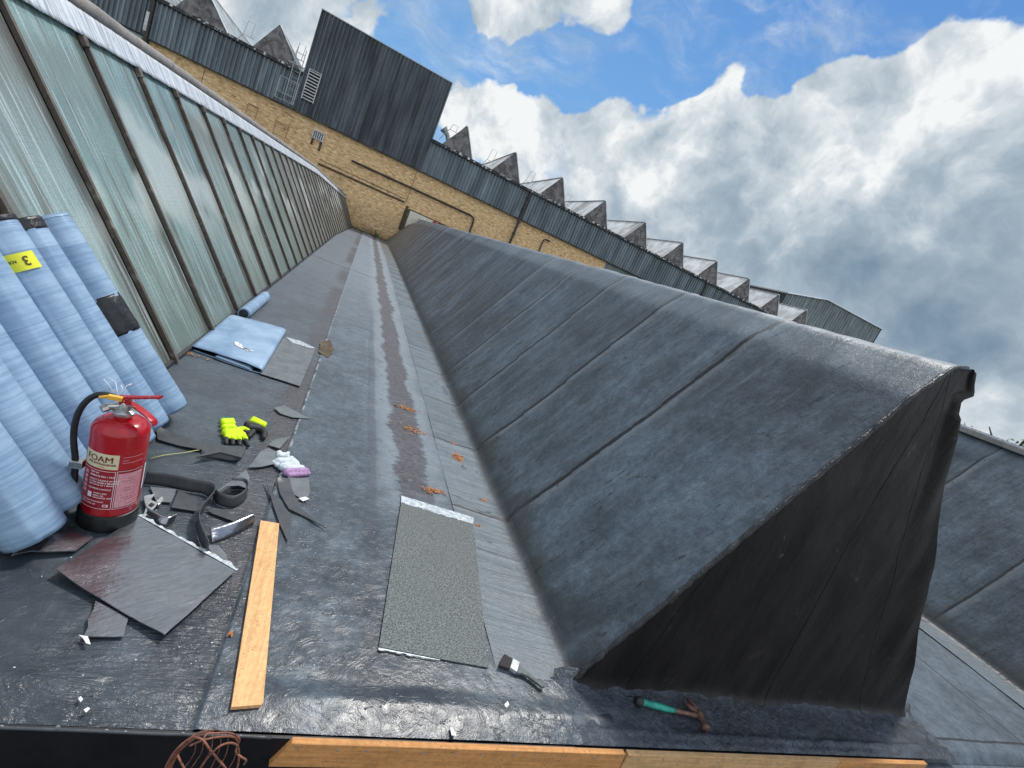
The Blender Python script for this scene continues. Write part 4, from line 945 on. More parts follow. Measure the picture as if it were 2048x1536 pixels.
# ------------------------------------------------------------------ folded blue membrane
def folded():
    A = G(382, 700); B = G(524, 750); C = G(572, 668); Dp = G(462, 633)
    c = (A + B + C + Dp) / 4; root = empty('folded_membrane', c); tag(root, 'blue film membrane folded flat beside the glazing with a small pale print', 'membrane sheet')
    prof = [(0.02, .004), (.5, .003), (.93, .004), (.985, .012), (1.0, .026), (.985, .040), (.95, .047), (.7, .050), (.45, .047), (.2, .040), (0, .032)]
    def sweep(name, prof, v0, v1, mat, th=.004, wav=.004):
        P = np.zeros((len(prof), 15, 3))
        for i, (u, z) in enumerate(prof):
            for j in range(15):
                v = v0 + (v1 - v0) * j / 14; p = A.lerp(B, u).lerp(Dp.lerp(C, u), v)
                zz = z * (1 + .12 * mn.noise(Vector((u * 3, v * 3, 1)))) + wav * mn.noise(Vector((u * 6, v * 4, 5))) * (1 if z > .02 else 0)
                if v > .9 and z > .02: zz -= (v - .9) * .12 * (1 - u)
                P[i, j] = (p.x - c.x, p.y - c.y, max(zz, .003))
        o = grid(name, P, mat, root); m = o.modifiers.new('thick', 'SOLIDIFY'); m.thickness = th; m.offset = 0; return o
    # refine the profile
    def fine(pr, n=40):
        X = [a for a, b in pr]; Z = [b for a, b in pr]; d = np.r_[0, np.cumsum(np.hypot(np.diff(X), np.diff(Z)))]; u = np.linspace(0, d[-1], n); return list(zip(np.interp(u, d, X), np.interp(u, d, Z)))
    sweep('outer_sheet', fine(prof), 0, 1, M['blue_film']); sweep('inner_sheet', [(u * .985, .006 + (z - .004) * .82) for u, z in fine(prof)], .01, .98, M['black_film'], .003)
    sweep('inner_fold', fine([(.85, .012), (.5, .011), (.36, .012), (.33, .019), (.36, .026), (.6, .024), (.82, .020)]), -.02, .8, M['blue_film'], .004, .001)
    pr = MB(); ctr = G(489, 692, .056) - c
    for (a, b_, w) in (((-.07, .05), (-.05, -.03), .016), ((-.05, -.03), (.05, -.07), .018), ((-.04, .03), (-.02, -.02), .010), ((.0, -.05), (.08, -.055), .012)):
        a = Vector((ctr.x + a[0], ctr.y + a[1], .0545)); b_ = Vector((ctr.x + b_[0], ctr.y + b_[1], .0545)); d = (b_ - a).normalized(); n = Vector((-d.y, d.x, 0)) * w
        pr.quad(a - n, b_ - n, b_ + n, a + n)
    pr.build('print', M['paper_white'], root)
folded()

# ------------------------------------------------------------------ fire extinguisher
def extinguisher():
    loc = Vector((-.541, 1.962, .008)); root = empty('fire_extinguisher', loc, (rad(1.5), rad(-3.6), 0)); tag(root, 'red foam fire extinguisher standing in front of the blue rolls', 'fire extinguisher')
    r = .0885
    b = MB(); b.lathe([(.09, 0), (.0945, .006), (.0955, .055), (.0925, .066), (.0885, .068)], 48); base = smooth_by_angle(b.build('base_ring', M['rubber'], root))
    prof = [(.0875, .067), (r, .07), (r, .395)]
    for k in range(1, 11):
        a = k / 10 * math.pi / 2; prof.append((.030 + (r - .030) * math.cos(a), .395 + .048 * math.sin(a)))
    b = MB(); b.lathe(prof + [(.027, .444), (.027, .458), (.0, .458)][:-1], 64); body = smooth_by_angle(b.build('cylinder', M['extinguisher_red'], root), 40)
    b = MB(); b.lathe([(.032, .455), (.034, .460), (.034, .468), (.028, .472), (.020, .476), (.018, .498), (.014, .510)], 28); b.tube([(-.015, 0, .485), (-.055, -.006, .474)], [.013, .012], 10); b.tube([(-.05, -.006, .474), (-.062, -.02, .468)], .014, 8); valve = smooth_by_angle(b.build('valve', M['steel'], root), 40)
    def bar(name, pts, w, h, mat, parent):
        b = MB(); n = len(pts)
        for (x, z) in pts:
            b.V += [(x, -w / 2, z + h), (x, w / 2, z + h), (x, w / 2, z + h - .003), (x, w / 2 - .003, z), (x, -w / 2 + .003, z), (x, -w / 2, z + h - .003)]
        for i in range(n - 1):
            for k in range(6): a = i * 6 + k; c = i * 6 + (k + 1) % 6; b.F.append((a, c, c + 6, a + 6))
        b.F += [tuple(range(6)), tuple(reversed(range((n - 1) * 6, n * 6)))]
        o = b.build(name, mat, parent); bevel(o, .0015); return smooth_by_angle(o, 40)
    lev = bar('lever', [(-.022, .512), (.0, .520), (.03, .530), (.07, .545), (.105, .560), (.118, .563)], .026, .009, M['extinguisher_red'], root)
    hd = bar('carry_handle', [(-.015, .494), (.02, .500), (.05, .492), (.085, .478), (.110, .463), (.116, .452)], .028, .009, M['extinguisher_red'], root)
    lev.rotation_euler = hd.rotation_euler = (0, 0, rad(-18))
    b = MB(); b.box((-.014, -.015, .496), (.016, .015, .525)); bevel(b.build('lever_bracket', M['extinguisher_red'], root), .003)
    b = MB(); b.box((-.050, -.022, .512), (-.006, -.006, .528)); b.tube([(-.05, -.014, .52), (-.075, -.016, .512)], .006, 8); bevel(b.build('safety_tag', M['pin_yellow'], root), .002)
    b = MB(); b.tube([(.0, -.018, .515), (.0, .02, .512)], .003, 8); b.tube([(.01, -.02, .50), (.03, -.022, .505), (.04, -.02, .498)], .0022, 6); b.build('safety_pin', M['steel'], root)
    # hose
    pts = [(-.035, 0, .516), (-.055, -.004, .520), (-.08, -.008, .517), (-.102, -.012, .498), (-.118, -.016, .468), (-.128, -.02, .43), (-.131, -.024, .385), (-.128, -.028, .345), (-.122, -.030, .305), (-.116, -.030, .27), (-.112, -.03, .235), (-.108, -.03, .16)]
    from mathutils.geometry import interpolate_bezier
    fine = []
    for i in range(len(pts) - 1):
        p0 = Vector(pts[max(i - 1, 0)]); p1 = Vector(pts[i]); p2 = Vector(pts[i + 1]); p3 = Vector(pts[min(i + 2, len(pts) - 1)])
        for k in range(4):
            t = k / 4; fine.append(.5 * ((2 * p1) + (p2 - p0) * t + (2 * p0 - 5 * p1 + 4 * p2 - p3) * t * t + (3 * p1 - 3 * p2 + p3 - p0) * t ** 3))
    fine.append(Vector(pts[-1])); b = MB(); b.tube(fine, .0105, 14); b.build('hose', M['rubber'], root, smooth=True)
    b = MB(); b.box((-.127, -.045, .225), (-.086, -.012, .255)); bevel(b.build('hose_clip', M['steel'], root), .003)
    # labels, wrapped on the cylinder; a0 faces the viewer
    a0 = math.atan2(0 - loc.y, 0 - loc.x); rl = r + .0004
    def P(name, ua, ub, za, zb, mat, rr=rl):
        k = 20; Q = np.zeros((k + 1, 2, 3))
        for i in range(k + 1):
            a = a0 + (ua + (ub - ua) * i / k) / rl; Q[i, 0] = (rr * math.cos(a), rr * math.sin(a), za); Q[i, 1] = (rr * math.cos(a), rr * math.sin(a), zb)
        return grid(name, Q, mat, body)
    f = P('name_label', -.110, .012, .272, .333, M['cream_label'])
    def T(s, size, u, z, mat, bold=0.0, par=f): return ink(par, s, size, u, 0, mat, r + .0012, a0, z, 0, bold)
    [ink(f, 'FOAM', .034, -.097 + .0006 * k, .0002 * (k % 2), M['print_dark'], r + .0012 + .00004 * k, a0, .299) for k in range(3)]; T('FIRE EXTINGUISHER', .0105, -.088, .287, M['print_dark'], .0003); T('6 LITRE', .007, -.05, .277, M['print_dark'])
    g = P('instruction_label', -.110, .150, .100, .268, M['label_red'], rl)
    def frame(ua, ub, za, zb, w=.0016):
        for q in ((ua, ub, za, za + w), (ua, ub, zb - w, zb), (ua, ua + w, za, zb), (ub - w, ub, za, zb)):
            P('print_line', *q, M['print_white'], r + .0010)
    frame(-.108, .008, .102, .264); frame(.012, .100, .102, .266)
    P('fine_print', .016, .096, .108, .255, M['print_pink'], r + .0010)
    for i in range(13):
        z = .118 + i * .0102; u = .052 + .02 * math.sin(i * 1.7); P('print_gap', u, .094, z, z + .0018, M['label_red'], r + .0014)
    for s, u, z, sz in (('TEST BY', -.072, .250, .0085), ('REMOVE PIN / CLIP', -.072, .237, .0095), ('DIRECT NOZZLE AT BASE', -.072, .221, .0082), ('OF FIRE FROM A MINIMUM', -.072, .211, .0078), ('DISTANCE OF 1 METRE', -.072, .201, .0078), ('SQUEEZE HANDLE', -.072, .184, .0088), ('WHEN USED', -.052, .166, .0075), ('REFILL OR', -.052, .156, .0075), ('DISCHARGE TEST', -.052, .147, .0075), ('KEEP AWAY FROM FROST', -.095, .130, .0068), ('EMPTY AFTER USE', -.095, .118, .0068)): T(s, sz, u, z, M['print_white'], .0002, g)
    T('CE', .015, -.018, .112, M['print_white'], .0005, g)
    for i in range(5): P('picture_mark', -.098, -.082, .160 + i * .019, .174 + i * .019, M['print_pink'], r + .0011)
    P('picture_mark', -.072, -.057, .146, .168, M['print_white'], r + .0011)
    for i, (u1, z) in enumerate(((.090, .322), (.040, .309), (.094, .299))): P('print_line', .022, u1, z, z + .0022, M['print_pink'], r + .0010)
    P('side_sticker', .118, .140, .150, .265, M['paper_white'], r + .0012)
    # paper service tag and wires behind the valve
    rr = random.Random(3); b = MB()
    for k in range(5):
        p = Vector((-.03, .02, .50)); q = p + Vector((rr.uniform(-.07, .02), .03 + rr.uniform(0, .02), rr.uniform(-.04, .07))); m = (p + q) / 2 + Vector((rr.uniform(-.02, .02), .01, rr.uniform(.0, .03))); b.tube([p, m, q], .0016, 5)
    b.build('tag_cord', M['paper_white'], root, smooth=True)
extinguisher()

# ------------------------------------------------------------------ cut pieces of felt
def Z1(x, y, ox, oy, s): return (ox + x / s, oy + y / s)
def sheet(name, px, z0, th, mat, label, cat, curl=None, group=None, sub=2, rough=0.0, dz=None):
    o = poly(name, [G(x, y, z0) for x, y in px], z0, th, M[mat], curl=curl, sub=sub, rough=rough, dz=dz); return tag(o, label, cat, group)
GS = 'loose felt offcuts'
big = sheet('felt_piece', [(276, 1033), (473, 1141), (328, 1274), (110, 1146)], .018, .004, 'gloss_bitumen', 'large square of glossy black bitumen felt lying upside down in front of the extinguisher', 'felt sheet', curl=[(G(110, 1146), .16, .012), (G(328, 1274), .12, .004)], sub=2)
b = MB()
A, B = G(278, 1030, .026), G(474, 1140, .026)
k = 46; prev = None
for i in range(k + 1):
    u = i / k; p = A.lerp(B, u); d = (B - A).normalized(); n = Vector((-d.y, d.x, 0)); w = .004 + .016 * max(0, mn.noise(Vector((u * 14, 2, 0))) + .25) + (.006 if .6 < u < .97 else 0); a_ = p - n * .003; c_ = p + n * w + Vector((0, 0, .004 * mn.noise(Vector((u * 30, 1, 1)))))
    if prev: b.quad(prev[0], a_, c_, prev[1])
    prev = (a_, c_)
c = big.location.copy(); b.V = [tuple(Vector(v) - c) for v in b.V]; b.build('torn_edge', M['foil_edge'], big)
sheet('felt_offcut', [(190, 1203), (257, 1236), (247, 1275), (166, 1276)], .009, .004, 'gloss_bitumen', 'small ragged bitumen offcut sticking out below the large glossy square', 'felt offcut', rough=.002, group=GS)
sheet('felt_offcut', [(342, 1016), (357, 981), (395, 999), (392, 1024)], .010, .004, 'strip_felt', 'small square offcut with pale edges right of the adjustable spanner', 'felt offcut', group=GS)
for (a, c_) in (((340, 1017), (357, 981)), ((386, 1020), (393, 1000))):
    pass
sheet('felt_offcut', [(300, 975), (352, 980), (342, 1006), (312, 1004)], .010, .003, 'grey_felt', 'grey flat offcut behind the adjustable spanner', 'felt offcut', group=GS)
sheet('felt_strip', [(312, 858), (345, 866), (395, 884), (455, 893), (490, 893), (470, 912), (405, 902), (360, 893), (315, 880)], .010, .004, 'strip_felt', 'long thin felt strip running from the extinguisher towards the yellow glove', 'felt strip', curl=[(G(312, 858), .1, .02)], group=GS)
sheet('felt_offcut', [(412, 1020), (435, 1020), (502, 1040), (470, 1045), (424, 1028)], .010, .003, 'strip_felt', 'narrow dark felt offcut pointing right below the folded strip', 'felt offcut', group=GS)
sheet('felt_offcut', [(497, 936), (520, 906), (536, 897), (560, 910), (548, 930), (522, 935)], .010, .004, 'grey_felt', 'pale grey pointed offcut partly under the white glove', 'felt offcut', group=GS, curl=[(G(560, 905), .06, .012)])
sheet('felt_offcut', [(536, 891), (548, 880), (580, 874), (559, 898)], .012, .004, 'grey_felt', 'light pointed offcut tip above the white glove', 'felt offcut', group=GS)
sheet('felt_offcut', [(548, 818), (568, 811), (585, 820), (619, 839), (584, 836), (560, 828)], .011, .004, 'grey_felt', 'pale sliver of felt lying alone beside the middle lap', 'felt offcut', group=GS, curl=[(G(619, 839), .05, .01)])
sheet('felt_offcut', [(553, 961), (578, 958), (585, 985), (600, 1017), (650, 1058), (608, 1034), (577, 1020), (560, 990)], .012, .004, 'strip_felt', 'dark pointed offcut with its long tip towards the lower right', 'felt offcut', group=GS, curl=[(G(553, 961), .06, .018)])
sheet('felt_offcut', [(575, 956), (617, 958), (620, 985), (612, 1004), (588, 990)], .009, .003, 'grey_felt', 'square bluish grey offcut below the white glove cuff', 'felt offcut', group=GS)
sheet('felt_offcut', [(531, 962), (543, 985), (562, 1008), (583, 1035), (575, 1084), (560, 1052), (545, 1010)], .013, .004, 'strip_felt', 'narrow dark blade shaped offcut standing beside the top of the plank', 'felt offcut', group=GS, curl=[(G(531, 962), .07, .022)])
sheet('felt_offcut', [(414, 1092), (436, 1092), (452, 1110), (459, 1134), (430, 1120)], .010, .003, 'grey_felt', 'light grey rounded offcut by the right corner of the glossy square', 'felt offcut', group=GS)
sheet('grey_sheet', [(566, 677), (632, 697), (600, 773), (520, 748)], .010, .004, 'grey_felt', 'square grey felt sheet tucked under the folded blue membrane', 'felt sheet', sub=2)
sheet('foil_strip', [(571, 674), (600, 682), (632, 697), (618, 696), (585, 686)], .016, .002, 'foil_edge', 'thin curled silver strip at the far edge of the grey square sheet', 'foil strip')
sheet('felt_wrapping', [(25, 1118), (60, 1085), (135, 1060), (150, 1055), (185, 1078), (150, 1105), (60, 1112), (20, 1124)], .012, .004, 'gloss_bitumen', 'crumpled glossy black felt piece under the nearest blue roll', 'felt offcut', curl=[(G(60, 1085), .2, .03), (G(20, 1124), .1, .02)], sub=2)
o = sheet('mineral_patch', [(802, 1005), (946, 1049), (976, 1337), (757, 1296)], .012, .004, 'mineral_felt', 'grey mineral surfaced felt patch lying beside the foot of the felt ridge', 'felt patch', sub=1)
b = MB(); c = o.location
a1, a2, a3, a4 = [G(*p, .0165) - c for p in ((803, 991), (948, 1035), (946, 1049), (802, 1005))]
for i in range(24):
    u, v = i / 24, (i + 1) / 24; q = lambda s, t_, n_: s.lerp(t_, n_) + Vector((0, 0, .002 * mn.noise(Vector((n_ * 12, s.x * 9, 2)))))
    b.quad(q(a1, a2, u), q(a1, a2, v), q(a4, a3, v), q(a4, a3, u))
b.build('foil_selvedge', M['foil_edge'], o)
b = MB(); prev = None
for p0, p1, wd_ in (((757, 1296), (880, 1320), .010),):
    A, B = G(*p0, .017) - c, G(*p1, .017) - c; d = (B - A).normalized(); n = Vector((d.y, -d.x, 0))
    for i in range(31):
        u = i / 30; p = A.lerp(B, u); w = wd_ * max(.1, (.6 + 1.2 * mn.noise(Vector((u * 11, 0, 3)))) * (1 - u * .7)); cur = (p - n * .002, p + n * w)
        if prev: b.quad(prev[0], cur[0], cur[1], prev[1])
        prev = cur
b.build('torn_edge', M['foil_edge'], o)
sheet('plank', [(520, 1045), (557, 1051), (524, 1411), (520, 1416), (460, 1421)], .010, .012, 'plank', 'pale wooden plank lying towards the front edge of the roof', 'plank', sub=0)

# ribbons of felt standing on edge
def ribbon(name, px, h, mat, label, lean=(0, 0), cat='felt strip', group=GS, z0=.006, n=70, th=.004, flare=None):
    pts = [G(x, y, z0) for x, y in px]; fine = []
    for i in range(len(pts) - 1):
        p0 = pts[max(i - 1, 0)]; p1 = pts[i]; p2 = pts[i + 1]; p3 = pts[min(i + 2, len(pts) - 1)]
        for k in range(8):
            t = k / 8; fine.append(.5 * ((2 * p1) + (p2 - p0) * t + (2 * p0 - 5 * p1 + 4 * p2 - p3) * t * t + (3 * p1 - 3 * p2 + p3 - p0) * t ** 3))
    fine.append(pts[-1]); c = sum(pts, Vector()) / len(pts); c.z = 0
    P = np.zeros((len(fine), 5, 3))
    for i, p in enumerate(fine):
        u = i / (len(fine) - 1); hh = h(u) if callable(h) else h; ln = lean(u) if callable(lean) else lean
        for j in range(5):
            v = j / 4; P[i, j] = (p.x - c.x + ln[0] * v, p.y - c.y + ln[1] * v, z0 + hh * v)
    root = grid(name, P, M[mat]); root.location = c; m = root.modifiers.new('thick', 'SOLIDIFY'); m.thickness = th; m.offset = 0
    return tag(root, label, cat, group)
z = lambda pts: [Z1(x, y, 250, 940, 6.606) for x, y in pts]
ribbon('felt_strip', z([(240, 185), (500, 215), (800, 275), (1040, 320), (1110, 400), (1050, 520), (965, 640), (950, 800), (1000, 960), (1085, 1140)]), .062, 'strip_felt', 'long black felt strip standing on edge in an S curve', lean=lambda u: (.0 + .012 * math.sin(u * 5), .012))
ribbon('felt_strip', z([(1150, 960), (1330, 900), (1500, 830), (1690, 730)]), lambda u: .030 + .02 * u, 'gloss_bitumen', 'short felt strip curling up at its right end below the S shaped strip', lean=lambda u: (-.03 + .02 * u, .055 - .04 * u))
ribbon('felt_strip', z([(1160, 380), (1240, 460), (1420, 500), (1560, 420), (1610, 330), (1560, 260), (1400, 250)]), .055, 'strip_felt', 'black felt strip bent into a box like loop left of the pale pointed offcut', lean=(-.01, .012))
sheet('felt_offcut', z([(1150, 330), (1330, 200), (1500, 80), (1600, 0), (1645, 110), (1635, 260), (1500, 210), (1340, 220)]), .045, .003, 'grey_felt', 'pale shiny flap rising from the box like felt loop', 'felt offcut', group=GS)
ribbon('felt_strip', [(398, 914), (430, 917), (470, 922), (486, 912), (480, 900)], .030, 'strip_felt', 'wide felt strip end rolled over just below the yellow glove', lean=(0, .02))
sheet('felt_offcut', [(392, 915), (436, 893), (492, 894), (484, 916), (440, 906)], .036, .003, 'strip_felt', 'dark flap lying over the rolled strip end below the yellow glove', 'felt offcut', group=GS)
ribbon('felt_strip', z([(265, 620), (400, 700), (520, 740), (640, 690)]), .03, 'gloss_bitumen', 'small glossy felt strip on edge between the spanner and the glossy square', lean=(0, .02))
ribbon('curled_scrap', [(0, 1086), (14, 1080), (26, 1090), (30, 1102)], .03, 'wire_rust', 'brown curled scrap at the left edge under the nearest roll', lean=(0, .01), cat='scrap', group=None)

# ------------------------------------------------------------------ gloves
def blob(name, tubes, mat, parent, vox=.0035, flat=.7, c=Vector((0, 0, 0)), zc=.022):
    b = MB()
    for pts, rs in tubes:
        P_ = [Vector((G(x, y, zz).x - c.x, G(x, y, zz).y - c.y, zz)) for x, y, zz in pts]
        rs = rs if isinstance(rs, list) else [rs] * len(P_)
        # rounded ends
        d0 = (P_[0] - P_[1]).normalized() * rs[0] * .6; d1 = (P_[-1] - P_[-2]).normalized() * rs[-1] * .6
        b.tube([P_[0] + d0] + P_ + [P_[-1] + d1], [rs[0] * .5] + rs + [rs[-1] * .5], 12)
    o = b.build(name, mat, parent, smooth=True)
    m = o.modifiers.new('remesh', 'REMESH'); m.mode = 'VOXEL'; m.voxel_size = vox; m.use_smooth_shade = True
    m = o.modifiers.new('soft', 'SMOOTH'); m.iterations = 3; m.factor = .5
    return o
zg = lambda x, y, h=.02: (420 + x / 9.31, 820 + y / 9.31, h)
def glove(label, body, fingers, cuff, bm_, fm, cm, extra=None):
    pts = [G(*p[:2]) for t_, _ in body for p in t_]; c = sum(pts, Vector()) / len(pts); c.z = 0
    root = empty('work_glove', c); tag(root, label, 'glove')
    blob('glove_back', body, M[bm_], root, c=c)
    if fingers:
        for tb in fingers: blob('finger', [tb], M[fm], root, c=c)
    if cuff: blob('cuff', cuff, M[cm], root, c=c)
    return root
glove('high visibility yellow glove with black dipped fingers, palm down, nearest the extinguisher',
      [([zg(240, 250), zg(430, 240)], .020), ([zg(250, 330), zg(440, 320)], .022), ([zg(270, 420), zg(560, 410)], .024), ([zg(300, 480), zg(630, 480)], .019), ([zg(480, 380), zg(640, 350), zg(720, 385)], [.020, .016, .012]),
       ([zg(310, 440), zg(320, 520)], .014), ([zg(420, 450), zg(430, 545)], .014), ([zg(530, 450), zg(550, 555)], .014), ([zg(620, 440), zg(670, 545)], .013), ([zg(220, 200, .016), zg(430, 190, .016)], .014)],
      [([zg(300, 530, .02), zg(300, 630, .013)], [.014, .011]), ([zg(420, 560, .02), zg(425, 645, .013)], [.014, .011]), ([zg(550, 570, .02), zg(550, 655, .013)], [.014, .011]), ([zg(660, 560, .02), zg(715, 670, .013)], [.014, .011]), ([zg(720, 400, .02), zg(820, 450, .014)], [.013, .011])],
      [([zg(215, 165, .014), zg(430, 160, .014)], .008)], 'hi_vis', 'glove_black', 'glove_green')
glove('black palmed glove with a yellow cuff, palm up, behind the yellow glove',
      [([zg(680, 270), zg(900, 330)], .024), ([zg(720, 320), zg(960, 350)], .022), ([zg(800, 400), zg(720, 500)], [.018, .013]), ([zg(960, 360), zg(1020, 430), zg(1000, 520)], [.020, .018, .014]), ([zg(640, 400), zg(740, 440)], .013)],
      None, [([zg(800, 165, .02), zg(1020, 270, .02)], .018), ([zg(770, 200, .02), zg(1000, 300, .02)], .018)], 'glove_black', 'glove_black', 'hi_vis')
w_ = glove('white knitted glove with a purple striped cuff lying over the middle lap',
      [([zg(1280, 850), zg(1430, 860)], .022), ([zg(1260, 960), zg(1500, 960)], .024), ([zg(1330, 1060), zg(1620, 1040)], .024), ([zg(1430, 1110), zg(1720, 1090)], .022), ([zg(1500, 900), zg(1620, 1010)], .018), ([zg(1420, 830, .016), zg(1460, 800, .016)], .012), ([zg(1260, 800, .018), zg(1310, 790, .018)], .014), ([zg(1180, 960, .014), zg(1260, 1040, .014)], .012)],
      None, [([zg(1400, 1160), zg(1800, 1140)], .022), ([zg(1470, 1220, .016), zg(1840, 1180, .016)], .014)], 'glove_white', 'glove_white', 'glove_purple')

# ------------------------------------------------------------------ tools
def flatpart(name, px, z0, th, mat, parent, c):
    pts = [G(x, y, z0) - c for x, y in px]
    for p in pts: p.z = 0
    bm = bmesh.new(); vs = [bm.verts.new((p.x, p.y, z0)) for p in pts]; f = bm.faces.new(vs)
    r = bmesh.ops.extrude_face_region(bm, geom=[f])
    for g in r['geom']:
        if isinstance(g, bmesh.types.BMVert): g.co.z += th
    bmesh.ops.recalc_face_normals(bm, faces=bm.faces[:])
    me = bpy.data.meshes.new(name); bm.to_mesh(me); bm.free(); o = bpy.data.objects.new(name, me); COL.objects.link(o); me.materials.append(M[mat]); o.parent = parent; return bevel(o, min(.002, th * .35))
c = G(305, 1015); sp = empty('adjustable_spanner', c); tag(sp, 'silver adjustable spanner lying open jawed right of the extinguisher base', 'spanner')
flatpart('jaw_head', z([(238, 378), (270, 362), (330, 352), (392, 338), (362, 378), (338, 410), (350, 432), (395, 445), (430, 470), (400, 505), (345, 560), (300, 552), (265, 500), (246, 440)]), .012, .012, 'steel', sp, c)
flatpart('sliding_jaw', z([(400, 440), (432, 420), (455, 395), (482, 378), (497, 400), (492, 440), (455, 482), (425, 492)]), .010, .015, 'steel', sp, c)
flatpart('handle', z([(268, 510), (330, 548), (262, 640), (240, 662), (185, 625), (205, 604), (240, 600)]), .010, .009, 'steel', sp, c)
flatpart('adjusting_screw', z([(305, 468), (345, 432), (392, 455), (360, 492)]), .0245, .002, 'rubber', sp, c)
zh = lambda x, y: (1240 + x / 6.4, 1340 + y / 6.4)
c = G(*zh(600, 500)); hm = empty('claw_hammer', c); tag(hm, 'claw hammer with a green grip and rusty head on the wrinkled apron', 'hammer')
def tubes(name, pts, rs, mat, parent, c, zz=.036, k=12):
    b = MB(); b.tube([Vector((G(x, y, zz).x - c.x, G(x, y, zz).y - c.y, zz if len(q) < 3 else q[2])) for q in pts for x, y in [q[:2]]], rs, k); return b.build(name, mat, parent, smooth=True)
tubes('butt', [zh(205, 390), zh(250, 400), zh(285, 408)], [.017, .020, .015], M['glove_black'], hm, c)
tubes('grip', [zh(275, 405), zh(360, 430), zh(480, 462), zh(600, 495), zh(700, 520)], [.015, .0135, .0145, .013, .010], M['hammer_grip'], hm, c)
tubes('shaft', [zh(700, 520), zh(850, 552), zh(985, 585)], [.011, .009, .011], M['rusty_steel'], hm, c)
tubes('head', [zh(1110, 755), zh(1085, 715), zh(1050, 650), zh(1020, 590), zh(990, 530)], [.018, .016, .0135, .019, .016], M['rusty_steel'], hm, c)
for (a, b_, d) in ((zh(985, 530), zh(940, 450), zh(860, 355)), (zh(975, 540), zh(900, 480), zh(820, 415))):
    tubes('claw', [a, b_, d], [.013, .011, .005], M['rusty_steel'], hm, c, k=8)
zb = lambda x, y: (960 + x / 12.8, 1290 + y / 12.8)
c = G(*zb(900, 650)); br = empty('paint_brush', c); tag(br, 'flat paint brush with dark bristles near the corner of the felt ridge', 'brush')
flatpart('bristles', [zb(*p) for p in ((600, 290), (650, 310), (700, 350), (800, 400), (730, 660), (680, 650), (560, 610), (460, 580), (500, 460), (540, 360))], .018, .014, 'bristle', br, c)
flatpart('ferrule', [zb(*p) for p in ((805, 410), (990, 515), (915, 765), (728, 655))], .016, .017, 'ferrule', br, c)
flatpart('handle', [zb(*p) for p in ((985, 530), (1050, 600), (1130, 700), (1220, 770), (1400, 900), (1530, 1010), (1640, 1050), (1640, 1110), (1560, 1120), (1430, 1020), (1200, 850), (1060, 780), (918, 768))], .018, .012, 'brush_handle', br, c)

# ------------------------------------------------------------------ rusty wire balloon guard in the gutter
c = W(420, 1530, 1.03); wg = empty('wire_guard', c); tag(wg, 'rusty wire balloon guard poking up in front of the black fascia', 'wire guard')
zw = lambda x, y, d=1.03: W(300 + x / 9.31, 1440 + y / 9.31, d) - c
def wires(name, lst, r, mat):
    b = MB()
    for pts in lst:
        P_ = [zw(*p) for p in pts]; f = []
        for i in range(len(P_) - 1):
            p0 = P_[max(i - 1, 0)]; p1 = P_[i]; p2 = P_[i + 1]; p3 = P_[min(i + 2, len(P_) - 1)]
            for k in range(5):
                t = k / 5; f.append(.5 * ((2 * p1) + (p2 - p0) * t + (2 * p0 - 5 * p1 + 4 * p2 - p3) * t * t + (3 * p1 - 3 * p2 + p3 - p0) * t ** 3))
        f.append(P_[-1]); b.tube(f, r, 6)
    return b.build(name, M[mat], wg, smooth=True)
L_ = []
for k in range(6):
    s = k * 22; L_.append([(240 + s, 1100, 1.03), (300 + s, 850, 1.02 + k * .004), (480 + s * .9, 560, 1.02 + k * .004), (720 + s * .7, 350 + s * .2, 1.03), (980 + s * .5, 210 + s * .25, 1.04), (1180, 195 + s * .3, 1.05)])
wires('rim_wires', L_, .0022, 'wire_rust')
wires('frame_wires', [[(800, 320, 1.0), (980, 370, .99), (1150, 600, .98), (1400, 890, .98), (1500, 1100, .98)], [(880, 1000, .99), (1000, 800, .98), (1160, 610, .975), (1330, 470, .98), (1520, 430, 1.0), (1640, 510, 1.03), (1650, 750, 1.05), (1600, 1000, 1.05)],
      [(1000, 360, 1.0), (1060, 260, 1.02), (1250, 245, 1.03), (1480, 240, 1.04), (1660, 340, 1.05), (1630, 480, 1.05), (1600, 600, 1.04), (1700, 690, 1.03), (1790, 750, 1.03), (1745, 830, 1.03)], [(740, 480, 1.01), (1000, 375, 1.0), (1300, 315, 1.02), (1560, 320, 1.04), (1640, 420, 1.05)],
      [(510, 650, 1.0), (570, 780, .99), (650, 930, .98), (700, 1100, .98)]], .0026, 'wire_rust')
wires('mesh_wires', [[(850, 470, 1.04), (830, 600, 1.06), (740, 760, 1.07), (640, 900, 1.07), (560, 1080, 1.06)], [(990, 440, 1.04), (960, 600, 1.06), (850, 780, 1.07), (720, 950, 1.07)], [(1160, 290, 1.05), (1150, 520, 1.07), (1080, 650, 1.08), (900, 950, 1.08)], [(1310, 260, 1.05), (1310, 480, 1.07), (1220, 720, 1.08), (1080, 1000, 1.08)],
      [(1450, 250, 1.05), (1450, 500, 1.07), (1380, 720, 1.08), (1230, 960, 1.08)], [(1600, 620, 1.05), (1540, 780, 1.06), (1430, 960, 1.06)]], .0013, 'wire_rust')

